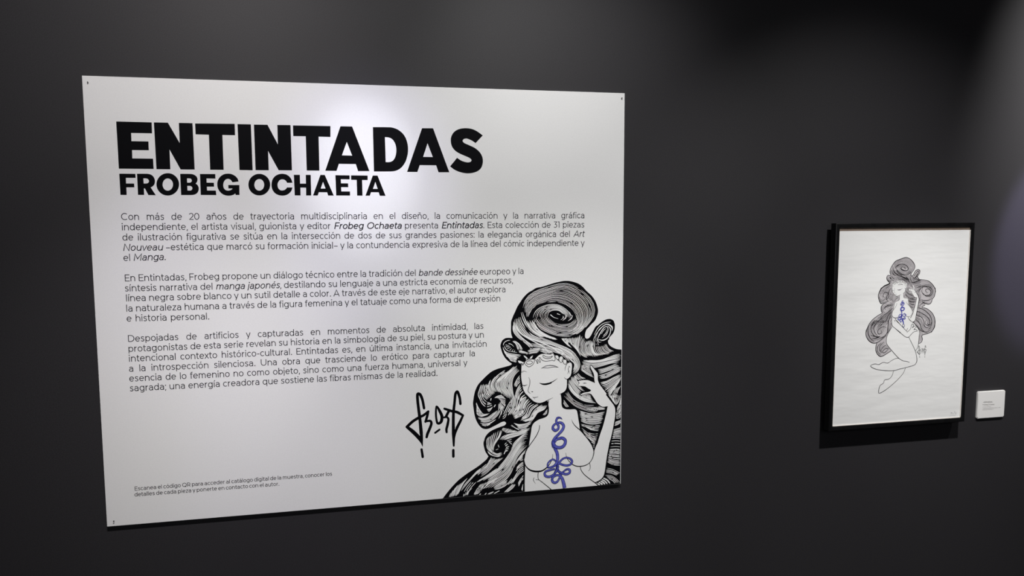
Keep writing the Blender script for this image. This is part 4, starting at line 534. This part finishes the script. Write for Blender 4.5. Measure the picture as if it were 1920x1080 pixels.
FINK = [[[[264,5190],[381,5358],[397,5454],[342,5564],[210,5687],[67,5744],[-43,5733],[-207,5682],[-356,5624],[-461,5506],[-537,5375],[-552,5255],[-519,5158],[-623,5160],[-667,5089],[-635,4992],[-541,4905]],[14.8,20.4,20.4,20.4,18.5,16.7,16.7,20.4,20.4,20.4,18.5,16.7,16.7,18.5,18.5,18.5,18.5]],[[[-540,4893],[-594,4858],[-729,4813],[-849,4726],[-926,4607]],[37.0,40.7,37.0,29.6,25.9]],[[[-852,4744],[-925,4607],[-953,4468],[-911,4328],[-859,4236],[-795,4224],[-670,4272],[-574,4279]],[29.6,25.9,22.2,22.2,22.2,18.5,16.7,16.7]],[[[-637,4250],[-762,4198],[-828,4102],[-814,3962],[-779,3905],[-934,3826],[-1119,3706],[-1254,3557],[-1326,3405],[-1367,3267]],[18.5,20.4,22.2,22.2,18.5,18.5,18.5,20.4,20.4,20.4]],[[[-1283,3491],[-1362,3326],[-1363,3186],[-1277,3028],[-1145,2925],[-1001,2898],[-859,2941],[-705,3048],[-582,3142]],[22.2,22.2,22.2,24.1,25.9,20.4,18.5,16.7,14.8]],[[[-930,2916],[-964,2805],[-966,2664],[-903,2534],[-787,2441],[-676,2453],[-519,2532],[-378,2604]],[18.5,20.4,22.2,24.1,25.9,22.2,20.4,18.5]],[[[264,5190],[260,5142],[310,5117],[363,5176],[427,5284],[523,5331],[602,5293],[586,5196],[521,5100],[568,5026],[626,4988],[782,4979],[968,4932],[1131,4806],[1240,4644],[1259,4558]],[25.9,25.9,22.2,20.4,20.4,20.4,20.4,20.4,20.4,20.4,16.7,14.8,18.5,22.2,22.2,22.2]],[[[1233,4693],[1248,4580],[1216,4411],[1140,4313],[1113,4215],[1034,4153],[886,4172],[751,4239]],[22.2,22.2,22.2,20.4,20.4,22.2,22.2,18.5]],[[[864,4123],[745,4048],[928,4007],[1132,3873],[1257,3698],[1301,3511],[1262,3327],[1171,3187]],[18.5,18.5,18.5,20.4,22.2,22.2,22.2,22.2]],[[[1288,3600],[1292,3386],[1202,3232],[1042,3152],[815,3096],[830,2960],[795,2862],[683,2809]],[20.4,22.2,22.2,20.4,20.4,20.4,18.5,16.7]],[[[441,4558],[630,4666],[788,4746],[1018,4727],[1123,4611],[1114,4484],[1003,4416],[871,4434],[767,4535]],[9.2,19.4,20.4,19.4,9.2]],[[[963,4545],[896,4560],[860,4632],[939,4672],[1057,4613],[1064,4500],[968,4445],[803,4478],[715,4593],[755,4761]],[9.2,19.4,20.4,19.4,9.2]],[[[715,4311],[847,4279],[1010,4289],[1137,4356]],[9.2,19.4,20.4,19.4,9.2]],[[[660,4114],[739,4169],[849,4236]],[9.2,19.4,20.4,19.4,9.2]],[[[566,4047],[748,3999],[934,3894],[1107,3732],[1167,3559],[1143,3388],[1035,3264]],[9.2,19.4,20.4,19.4,9.2]],[[[557,3920],[706,3872],[875,3782],[1046,3648],[1088,3490],[1010,3422],[907,3496],[949,3623]],[9.2,19.4,20.4,19.4,9.2]],[[[548,3792],[748,3715],[854,3569],[878,3426],[981,3351],[1125,3418]],[9.2,19.4,20.4,19.4,9.2]],[[[522,3666],[694,3504],[770,3316],[908,3197]],[9.2,19.4,20.4,19.4,9.2]],[[[446,3558],[636,3366],[774,3248],[973,3198],[1166,3276]],[9.2,19.4,20.4,19.4,9.2]],[[[988,3525],[1025,3453],[1123,3449],[1166,3562]],[9.2,19.4,20.4,19.4,9.2]],[[[-1054,3679],[-1157,3500],[-1180,3333],[-1078,3175],[-931,3099],[-821,3137]],[9.2,19.4,20.4,19.4,9.2]],[[[-878,3645],[-971,3592],[-1074,3427],[-1035,3271],[-934,3155]],[9.2,19.4,20.4,19.4,9.2]],[[[-595,3410],[-724,3443],[-880,3364],[-922,3253],[-856,3195],[-763,3247],[-798,3319]],[9.2,19.4,20.4,19.4,9.2]],[[[-542,3633],[-533,3450],[-554,3240],[-645,3130],[-786,3065],[-926,3000]],[9.2,19.4,20.4,19.4,9.2]],[[[-669,3624],[-792,3515],[-913,3393]],[9.2,19.4,20.4,19.4,9.2]],[[[-1282,3477],[-1288,3267],[-1200,3081],[-1052,2963]],[9.2,19.4,20.4,19.4,9.2]],[[[-1189,3179],[-1060,3132],[-900,3112]],[9.2,19.4,20.4,19.4,9.2]],[[[-1136,3065],[-977,3059],[-836,3109]],[9.2,19.4,20.4,19.4,9.2]],[[[-667,2934],[-805,2798],[-814,2657],[-713,2554]],[9.2,19.4,20.4,19.4,9.2]],[[[-762,2909],[-899,2774],[-891,2604],[-773,2486]],[9.2,19.4,20.4,19.4,9.2]],[[[-478,2686],[-591,2690],[-699,2610],[-648,2551],[-539,2617],[-494,2672]],[9.2,19.4,20.4,19.4,9.2]],[[[-565,2817],[-690,2751],[-764,2627]],[9.2,19.4,20.4,19.4,9.2]],[[[-502,4735],[-573,4570],[-643,4376],[-543,4290]],[9.2,19.4,20.4,19.4,9.2]],[[[-709,4420],[-775,4477],[-717,4587],[-588,4556],[-566,4430],[-642,4348]],[9.2,19.4,20.4,19.4,9.2]],[[[-657,4013],[-692,4070],[-600,4151],[-441,4175]],[9.2,19.4,20.4,19.4,9.2]],[[[-371,4060],[-526,3953],[-680,3846],[-894,3656],[-1036,3633],[-1158,3525]],[9.2,19.4,20.4,19.4,9.2]],[[[-414,3949],[-551,3813],[-607,3647],[-795,3583],[-916,3447]],[9.2,19.4,20.4,19.4,9.2]],[[[-456,3838],[-512,3672],[-534,3476],[-555,3251]],[9.2,19.4,20.4,19.4,9.2]],[[[-1034,3591],[-1171,3470],[-1178,3274]],[9.2,19.4,20.4,19.4,9.2]],[[[212,4297],[328,4251],[474,4247]],[9.2,19.4,20.4,19.4,9.2]],[[[250,4197],[365,4151],[447,4149]],[9.2,19.4,20.4,19.4,9.2]],[[[191,4382],[356,4335],[502,4331]],[9.2,19.4,20.4,19.4,9.2]],[[[395,5103],[446,5199],[525,5282],[556,5245],[505,5149],[438,5078]],[9.2,19.4,20.4,19.4,9.2]],[[[427,5029],[458,5101],[516,5197]],[9.2,19.4,20.4,19.4,9.2]],[[[339,5104],[385,5030],[471,4992]],[9.2,19.4,20.4,19.4,9.2]],[[[439,5065],[513,5003],[599,4977]],[9.2,19.4,20.4,19.4,9.2]],[[[241,5094],[246,5009],[306,4935]],[9.2,19.4,20.4,19.4,9.2]],[[[-331,5395],[-198,5513],[-60,5523],[82,5460],[144,5350],[63,5303],[-50,5330],[-137,5392],[-69,5427],[2,5389]],[9.2,19.4,20.4,19.4,9.2]],[[[-331,5395],[-242,5285],[-99,5198],[15,5159],[154,5168]],[9.2,19.4,20.4,19.4,9.2]],[[[-459,5470],[-410,5312],[-293,5189],[-122,5114],[49,5037],[181,4925]],[9.2,19.4,20.4,19.4,9.2]],[[[-494,5350],[-418,5204],[-346,5142]],[9.2,19.4,20.4,19.4,9.2]],[[[418,4671],[524,4528],[614,4370],[612,4243],[570,3976],[535,3722],[493,3596],[422,3549]],[12.9,15.7,15.7,15.7,12.9]],[[[532,4379],[479,4148],[413,3882],[347,3742],[300,3701]],[12.9,15.7,15.7,15.7,12.9]],[[[-256,3677],[-120,3546],[50,3384],[211,3244]],[12.9,15.7,15.7,15.7,12.9]],[[[-404,3752],[-382,3484],[-273,3382],[-38,3218]],[12.9,15.7,15.7,15.7,12.9]],[[[-273,3385],[-222,3340],[-4,3177],[164,3064],[278,3050],[387,3148],[481,3223],[610,3246]],[12.9,15.7,15.7,15.7,12.9]],[[[610,3251],[592,3283],[509,3307],[477,3287],[507,3343],[586,3390]],[12.9,15.7,15.7,15.7,12.9]],[[[213,3216],[345,3334],[370,3461],[417,3495],[452,3451],[416,3360],[486,3421],[552,3419]],[12.9,15.7,15.7,15.7,12.9]],[[[230,3353],[186,3269]],[12.9,15.7,15.7,15.7,12.9]],[[[-379,3424],[-505,3224],[-569,3057],[-560,2873],[-465,2742],[-278,2550],[-57,2341],[110,2248],[241,2225],[357,2187]],[12.9,15.7,15.7,15.7,12.9]],[[[295,3045],[402,2863],[564,2585],[643,2338],[651,2195],[591,2097]],[12.9,15.7,15.7,15.7,12.9]],[[[430,3558],[603,3382],[702,3208],[694,3051],[682,2823],[657,2681],[582,2570]],[12.9,15.7,15.7,15.7,12.9]],[[[-50,2347],[-179,2340],[-348,2272],[-487,2197],[-660,2230],[-828,2162],[-972,2194],[-1139,2131],[-963,2022],[-647,1957],[-244,1930],[13,1976],[242,2016],[558,2083],[645,2201],[629,2380],[576,2561]],[12.9,15.7,15.7,15.7,12.9]],[[[-244,1925],[-293,1762],[-403,1654],[-573,1624],[-611,1525],[-749,1430],[-781,1191],[-611,1233],[-360,1385],[-83,1599],[137,1818],[214,1992]],[12.9,15.7,15.7,15.7,12.9]],[[[225,3746],[279,3645],[422,3549]],[12.9,15.7,15.7,15.7,12.9]],[[[-302,3651],[-284,3608]],[12.9,15.7,15.7,15.7,12.9]]]
FTAT = [[[[14,3612],[41,3554],[59,3511],[103,3453],[74,3391],[22,3456],[51,3512]],[16.7]]]
FLOCKS = [[[[[435,4671],[704,4791],[1029,4811],[1189,4610],[1167,4412],[975,4332]],[[756,4733],[887,4730],[1023,4642],[1062,4528],[968,4460],[865,4533]]],9],[[[[293,4911],[517,4930],[782,4973],[1013,4894],[1194,4707]],[[432,4676],[598,4733],[779,4778],[965,4737],[1056,4636]]],7],[[[[551,4033],[830,3996],[1135,3816],[1264,3584],[1262,3341],[1104,3204]],[[551,3721],[763,3729],[949,3623],[1022,3507],[977,3423]]],12],[[[[508,3624],[696,3461],[822,3257],[1043,3121]],[[532,3779],[752,3630],[862,3427],[1064,3334],[1243,3371]]],8],[[[[414,3559],[619,3381],[710,3207],[703,3051],[682,2823]],[[529,3541],[719,3349],[826,3189],[815,3089],[809,2904]]],4],[[[[622,4215],[739,4169],[822,4138]],[[647,4355],[816,4252],[1033,4175]]],5],[[[[-1055,3707],[-1267,3490],[-1336,3269],[-1245,3027],[-1002,2919]],[[-672,3666],[-921,3562],[-1072,3399],[-1017,3229],[-868,3111],[-676,3117]]],12],[[[[-541,3619],[-529,3380],[-599,3171],[-768,3022],[-971,2932]],[[-396,3600],[-433,3376],[-566,3156]]],6],[[[[-858,3560],[-946,3423],[-938,3254]],[[-595,3410],[-652,3271],[-774,3149]]],6],[[[[-905,2901],[-928,2719],[-856,2546],[-740,2470]],[[-619,2932],[-692,2794],[-751,2683],[-697,2568]]],6],[[[[-694,2822],[-530,2759],[-413,2655]],[[-717,2653],[-623,2692],[-494,2672]]],4],[[[[-372,4074],[-680,3832],[-1020,3633],[-1229,3360]],[[-407,3809],[-541,3616],[-659,3410],[-747,3244]]],14],[[[[193,4353],[325,4293],[488,4289]],[[253,4126],[338,4053],[418,4079]]],7],[[[[81,4637],[231,4535],[448,4431]],[[56,4497],[207,4381],[484,4360]]],7]]
FSIG = [[[[748,2639],[735,2691],[717,2727],[700,2730],[702,2693],[714,2628],[725,2568],[737,2488],[745,2438],[751,2401]],[12.5,13.3,14.0,14.0,14.0,14.0,14.8,17.2,10.9,3.1]],[[[719,2583],[679,2560],[641,2527]],[14.0,14.0,14.0]],[[[641,2527],[682,2496],[720,2459],[743,2428],[751,2403]],[14.0,18.7,19.5,13.3,3.1]],[[[719,2583],[749,2597],[777,2618]],[13.3,13.3,11.7]],[[[777,2618],[771,2586],[762,2554]],[11.7,13.3,11.7]],[[[762,2557],[793,2558],[802,2540],[791,2506],[779,2476],[775,2457]],[10.9,11.7,13.3,14.0,14.0,12.5]],[[[830,2648],[828,2613],[832,2573],[841,2543],[854,2540],[866,2552],[869,2582],[852,2617],[830,2648]],[8.6,10.1,10.1,11.7,13.3,15.6,15.6,14.0,8.6]],[[[830,2482],[857,2500]],[10.1,10.1]],[[[883,2576],[902,2578]],[10.1,10.1]],[[[883,2631],[931,2614],[968,2605],[1008,2583]],[11.7,13.3,14.0,11.7]],[[[915,2620],[896,2581]],[13.3,13.3]],[[[899,2581],[913,2565],[909,2530],[903,2501],[906,2482]],[10.1,11.7,13.3,12.5,10.9]],[[[987,2656],[980,2696],[963,2734],[951,2722],[948,2668],[944,2608],[947,2539],[952,2469],[958,2394]],[12.5,13.3,14.0,13.3,13.3,14.0,14.8,17.2,9.4]],[[[1008,2583],[992,2547],[973,2508],[963,2469],[957,2419]],[10.9,13.3,14.8,9.4,3.9]],[[[746,2381],[756,2334]],[11.7,12.5]],[[[956,2367],[959,2327]],[12.9,13.3]]]
FPENCIL = [[[[2108,329],[2137,346],[2174,322]],[9.2]],[[[2128,277],[2156,351],[2193,273]],[11.1]],[[[2236,271],[2273,381],[2324,265],[2341,340]],[11.1]],[[[2066,224],[2326,227]],[7.4]]]
FHAIR = [[264,5190],[381,5358],[397,5454],[342,5564],[210,5687],[67,5744],[-43,5733],[-207,5682],[-356,5624],[-461,5506],[-537,5375],[-552,5255],[-519,5158],[-623,5160],[-667,5089],[-635,4992],[-541,4899],[-594,4858],[-729,4813],[-849,4726],[-926,4607],[-925,4607],[-953,4468],[-911,4328],[-859,4236],[-795,4224],[-670,4272],[-606,4270],[-637,4250],[-762,4198],[-828,4102],[-814,3962],[-779,3905],[-934,3826],[-1119,3706],[-1254,3557],[-1326,3405],[-1283,3491],[-1362,3326],[-1363,3186],[-1277,3028],[-1145,2925],[-1001,2898],[-925,2913],[-964,2805],[-966,2664],[-903,2534],[-787,2441],[-676,2453],[-519,2532],[-378,2604],[-89,2939],[568,2828],[683,2809],[795,2862],[830,2960],[815,3096],[1042,3152],[1202,3232],[1292,3386],[1288,3600],[1295,3612],[1257,3698],[1132,3873],[928,4007],[745,4048],[864,4123],[886,4172],[1034,4153],[1113,4215],[1140,4313],[1216,4411],[1248,4580],[1233,4693],[1240,4644],[1131,4806],[968,4932],[782,4979],[626,4988],[568,5026],[521,5100],[586,5196],[602,5293],[523,5331],[427,5284],[363,5176],[310,5117],[260,5142]]
BODY = [[-396,3752],[-382,3484],[-379,3424],[-505,3224],[-569,3057],[-560,2873],[-465,2742],[-278,2550],[-58,2348],[-179,2340],[-348,2272],[-487,2197],[-660,2230],[-828,2162],[-972,2194],[-1139,2131],[-963,2022],[-647,1957],[-244,1930],[13,1976],[242,2016],[558,2083],[645,2201],[629,2380],[582,2570],[657,2681],[682,2823],[694,3051],[702,3208],[603,3382],[430,3558],[422,3549],[279,3645],[225,3746],[27,3823],[-134,3814],[-242,3726]]
NAILS = [[-7359,12024],[7396,12041],[-7315,155]]
CARD = [[[-365,566],[55,555]],[[-377,479],[120,463]],[[-364,401],[-22,400]],[[-368,345],[392,342]],[[-364,295],[102,292]]]

# ------------------------------------------------------------------ the room
bm = bmesh.new(); box(bm, -4.2, 5.8, 0.0, 0.15, 0.0, 3.2)
tag(obj('wall_back', bm, M['wall']), kind='structure')
bm = bmesh.new(); box(bm, -4.2, 5.8, -6.5, 0.15, -0.1, 0.0)
tag(obj('floor', bm, M['floor']), kind='structure')
bm = bmesh.new(); box(bm, -4.2, 5.8, -6.5, 0.15, 3.2, 3.3)
tag(obj('ceiling', bm, M['ceiling']), kind='structure')
bm = bmesh.new(); box(bm, -4.35, -4.2, -6.5, 0.15, 0.0, 3.2)
tag(obj('wall_left', bm, M['wall']), kind='structure')
bm = bmesh.new(); box(bm, 5.8, 5.95, -6.5, 0.15, 0.0, 3.2)
tag(obj('wall_right', bm, M['wall']), kind='structure')
bm = bmesh.new(); box(bm, -4.2, 5.8, -6.65, -6.5, 0.0, 3.2)
tag(obj('wall_front', bm, M['wall']), kind='structure')

# ------------------------------------------------------------------ exhibition text panel
PW, PH, PT = 1.5, 1.21936, 0.0105
panel = empty('exhibition_panel', (0.75, 0.0, FLOOR_TO_PANEL))
tag(panel, 'large white exhibition text panel with black ENTINTADAS heading and ink drawing of a woman', 'panel')
FY = -PT                      # the printed face
lay = lambda i: FY - 0.00006 * i

bm = bmesh.new(); box(bm, -PW / 2, PW / 2, -PT, -0.0006, 0.0, PH, bevel=0.0007)
obj('board', bm, M['board'], panel)

bm = bmesh.new()
for loops in TITLE: poly(bm, [smooth_loop(l, 3, 36) for l in loops], lay(1))
tag(obj('title_lettering', bm, M['ink'], panel), 'big heavy black capitals reading ENTINTADAS')
for a, b in ((0, 6), (6, 13)):
    bm = bmesh.new()
    for loops in SUB[a:b]: poly(bm, [smooth_loop(l, 3, 36) for l in loops], lay(1))
    tag(obj('subtitle_lettering', bm, M['ink'], panel), 'smaller bold capitals under the heading')

for a, b in ((0, 5), (5, 10), (10, 16)):
    bm = bmesh.new()
    for t, p0, p1 in LINES[a:b]:
        text_line(bm, t, p0, p1, 187, 20, lay(1))
    obj('paragraph_text', bm, M['grey_ink'], panel)
bm = bmesh.new()
for t, p0, p1 in LINES[16:]:
    text_line(bm, t, p0, p1, 114, 15, lay(1), sx=1.12)
obj('caption_text', bm, M['pale_ink'], panel)

bm = bmesh.new()
for i, (p, w) in enumerate(SIG): ribbon(bm, p, w, lay(1 + .3 * (i % 4)), k=5)
tag(obj('signature', bm, M['ink'], panel), 'black brush signature with drips')

rnd = random.Random(7)
bm = bmesh.new()
poly(bm, [smooth_loop(SKIN)], lay(5), 0)
for i, (p, w) in enumerate(INK): ribbon(bm, p, w, lay(6 + .25 * (i % 5)), 1)
fig = obj('illustration', bm, [M['board'], M['ink']], panel)
tag(fig, 'line drawing of a woman with closed eyes and raised hand')
bm = bmesh.new()
poly(bm, [smooth_loop(HAIR)], lay(1), 1)
for gs, n, wd, brk in LOCKS: strands(bm, gs, n, wd, brk, lay(2), 0, rnd)
for p, w in ACC: ribbon(bm, p, w, lay(3), 1)
for p, w in WEXT: ribbon(bm, p, w, lay(4), 0)
tag(obj('hair', bm, [M['board'], M['ink']], fig), 'black and white woodcut style curling hair')
bm = bmesh.new()
for i, (p, w) in enumerate(TAT):
    ribbon(bm, p, [x + 3 for x in w], lay(8 + i * 1.6), 1, k=5, cap=i != 6)
    ribbon(bm, p, [max(3, x - 24) for x in w], lay(8.8 + i * 1.6), 0, k=5, cap=i != 6)
tag(obj('snake_tattoo', bm, [M['blue'], M['navy']], fig), 'blue knotted snake tattoo on the chest')

for (x, z), tail in zip(NAILS, (0, 1, 1)):
    bm = bmesh.new()
    bmesh.ops.create_cone(bm, cap_ends=True, segments=14, radius1=0.0016, radius2=0.0016, depth=0.0012,
                          matrix=Matrix.Translation((0, FY - 0.0042, 0)) @ Matrix.Rotation(math.pi / 2, 4, 'X'))
    bmesh.ops.create_cone(bm, cap_ends=True, segments=10, radius1=0.0009, radius2=0.0009, depth=0.010,
                          matrix=Matrix.Translation((0, FY + 0.0015, 0)) @ Matrix.Rotation(math.pi / 2, 4, 'X'))
    o = obj('nail', bm, M['nail'], panel)
    o.location = (x * U, 0, z * U)

# ------------------------------------------------------------------ framed drawing
FW, FH = 0.53245, 0.68922
F_FRONT, F_BACK, F_PAPER = -0.045, -0.020, -0.041
picture = empty('picture_frame', (2.48256, 0.0, FLOOR_TO_PANEL + 0.13296))
tag(picture, 'black wooden frame holding ink drawing of a long haired woman, hung right of the panel', 'picture')


def moulding(bm, w, h, bw, yf, yb):
    """mitred square-section frame, w x h outside, bars bw wide"""
    ring = []
    for (ix, iz) in ((0, 0), (1, 0), (1, 1), (0, 1)):
        ox, oz = (-w / 2, w / 2)[ix], (0, h)[iz]
        nx, nz = ox + (bw if ix == 0 else -bw), oz + (bw if iz == 0 else -bw)
        ring.append([bm.verts.new(v) for v in ((ox, yb, oz), (ox, yf, oz), (nx, yf, nz), (nx, yb, nz))])
    fs = []
    for i in range(4):
        a, b = ring[i], ring[(i + 1) % 4]
        for j in range(4):
            fs.append(bm.faces.new((a[j], b[j], b[(j + 1) % 4], a[(j + 1) % 4])))
    bmesh.ops.recalc_face_normals(bm, faces=fs)
    es = [e for e in bm.edges if abs(e.verts[0].co.y - yf) < 1e-6 and abs(e.verts[1].co.y - yf) < 1e-6 and
          (abs(e.verts[0].co.x - e.verts[1].co.x) < 1e-6 or abs(e.verts[0].co.z - e.verts[1].co.z) < 1e-6)]
    bmesh.ops.bevel(bm, geom=es, offset=0.0026, segments=4, profile=0.5, affect='EDGES')


bm = bmesh.new(); moulding(bm, FW, FH, 0.0150, F_FRONT, F_BACK)
obj('moulding', bm, M['frame'], picture, smooth=True)
me = picture.children[0].data
me.set_sharp_from_angle(angle=math.radians(35))
bm = bmesh.new()
for x0, x1, z0, z1 in ((-FW / 2 + .0151, -FW / 2 + .0166, .0151, 0.6642), (FW / 2 - .0181, FW / 2 - .0151, .0151, 0.6642),
                       (-FW / 2 + .0151, FW / 2 - .0151, .0151, .0171)):
    box(bm, x0, x1, F_PAPER - .0022, F_PAPER, z0, z1)
o = obj('spacer', bm, M['spacer'], picture)
tag(o, 'thin cream inner edge')
bm = bmesh.new(); box(bm, -FW / 2 + .014, FW / 2 - .014, F_PAPER + .001, F_BACK - .002, .014, FH - .014)  # its strip above the sheet stands in for the top bar's shadow
tag(obj('shade_backing', bm, M['top_shade'], picture), 'backing coloured as the brown shade of the top bar above the sheet')
bm = bmesh.new(); box(bm, -FW / 2 + .0152, FW / 2 - .0155, F_PAPER, F_PAPER + .0009, .0152, 0.6642)
sheet = obj('drawing_paper', bm, M['paper'], picture)
tag(sheet, 'white sheet with black ink drawing')
bm = bmesh.new(); box(bm, -0.17, 0.17, F_BACK - .002, -0.0006, FH - .10, FH - .06)
obj('hanging_batten', bm, M['wood'], picture)
bm = bmesh.new(); box(bm, -0.17, 0.17, F_BACK - .002, -0.0006, .06, .09)
obj('hanging_batten', bm, M['wood'], picture)

fl = lambda i: F_PAPER - 0.00005 * i
A0, A1 = AFF
amap = lambda p: (A0[0] * p[0] + A0[1] * p[1] + A0[2], A1[0] * p[0] + A1[1] * p[1] + A1[2])
rnd = random.Random(11)
bm = bmesh.new()
poly(bm, [smooth_loop([amap(p) for p in SKIN])], fl(3.5), 0)
poly(bm, [smooth_loop(BODY)], fl(4), 0)
for p, w in INK: ribbon(bm, [amap(q) for q in p], [max(5, x * .42) for x in w], fl(5), 1, k=3)
for p, w in FINK: ribbon(bm, p, [x * 1.15 for x in w], fl(6), 1)
draw = obj('ink_drawing', bm, [M['paper'], M['drawn']], sheet)
bm = bmesh.new()
poly(bm, [smooth_loop(FHAIR)], fl(.5), 1)
for gs, n, wd, brk in LOCKS:
    strands(bm, [[amap(p) for p in g] for g in gs], n, [3, 6.0], brk, fl(1.5), 0, rnd, fill=0.32, wmin=2.0, taper=.08)
for p, w in ACC: ribbon(bm, [amap(q) for q in p], [max(4, x * .36) for x in w], fl(2.5), 0, k=3)
for gs, n in FLOCKS: strands(bm, gs, n, [4, 7], .3, fl(1.5), 0, rnd, fill=0.32, wmin=2.2, taper=.08)
tag(obj('drawn_hair', bm, [M['drawn'], M['wash']], sheet), 'fine black pen lines of curling hair')
bm = bmesh.new()
for i, (p, w) in enumerate(TAT):
    ribbon(bm, [amap(q) for q in p], [x * .36 for x in w], fl(7 + i * 2), 1, k=4)
    ribbon(bm, [amap(q) for q in p], [max(2, x * .36 - 5) for x in w], fl(8 + i * 2), 0, k=4)
for p, w in FTAT: ribbon(bm, p, [x + 2 for x in w], fl(4.4), 1)
tag(obj('snake_tattoo', bm, [M['blue'], M['navy']], sheet), 'blue knotted snake tattoo')
bm = bmesh.new()
for p, w in FSIG: ribbon(bm, p, w, fl(4.4), k=3)
obj('signature', bm, M['drawn'], sheet)
bm = bmesh.new()
for p, w in FPENCIL: ribbon(bm, p, w, fl(4.4), k=3)
tag(obj('pencil_note', bm, M['pencil'], sheet), 'faint pencil edition marks')

# ------------------------------------------------------------------ caption card
CW, CH, CT = 0.11423, 0.09717, 0.009
info = empty('caption_card', (2.89232, 0.0, FLOOR_TO_PANEL + 0.12782))
tag(info, 'small white caption card mounted on the wall right of the framed drawing', 'card')
bm = bmesh.new()
box(bm, -CW / 2, CW / 2, -CT, -0.0006, 0.0, CH)
es = [e for e in bm.edges if abs(e.verts[0].co.y - e.verts[1].co.y) > 1e-4]
bmesh.ops.bevel(bm, geom=es, offset=0.003, segments=4, affect='EDGES')
es = [e for e in bm.edges if all(abs(v.co.y + CT) < 1e-6 for v in e.verts)]
bmesh.ops.bevel(bm, geom=es, offset=0.0016, segments=2, affect='EDGES')
obj('card_board', bm, M['card'], info)
cy = -CT - 0.00012
bm = bmesh.new(); text_line(bm, '-OPHIDIA-', CARD[0][0], CARD[0][1], 44, 10.5, cy)
tag(obj('title_text', bm, M['card_text'], info), 'bold title line')
bm = bmesh.new(); text_line(bm, 'Frobeg Ochaeta', CARD[1][0], CARD[1][1], 40, 6.5, cy, sx=1.3)
obj('artist_text', bm, M['card_text'], info)


def blurred_line(bm, p0, p1, h, pen, breaks, seed):
    """a line of print too small to read: a row of tiny upright ticks in word-long clusters"""
    r = random.Random(seed)
    d = Vector((p1[0] - p0[0], p1[1] - p0[1]))
    ex, ez = d.normalized(), Vector((-d.y, d.x)).normalized()
    x = 0.0
    while x < d.length:
        if r.random() < breaks:
            x += 14
        a = Vector(p0) + ex * x
        top = h * r.choice((.7, .7, .72, 1.0))
        b = a + ez * top
        c = b + ex * 6
        ribbon(bm, [tuple(a), tuple(b), tuple(c)], [pen], cy, 0, k=1, cap=False, miter=True)
        x += 12


bm = bmesh.new()
blurred_line(bm, *CARD[2], 30, 3.0, .12, 1)
blurred_line(bm, *CARD[3], 30, 3.4, .12, 2)
blurred_line(bm, *CARD[4], 30, 3.4, .12, 3)
obj('detail_text', bm, M['card_text'], info)
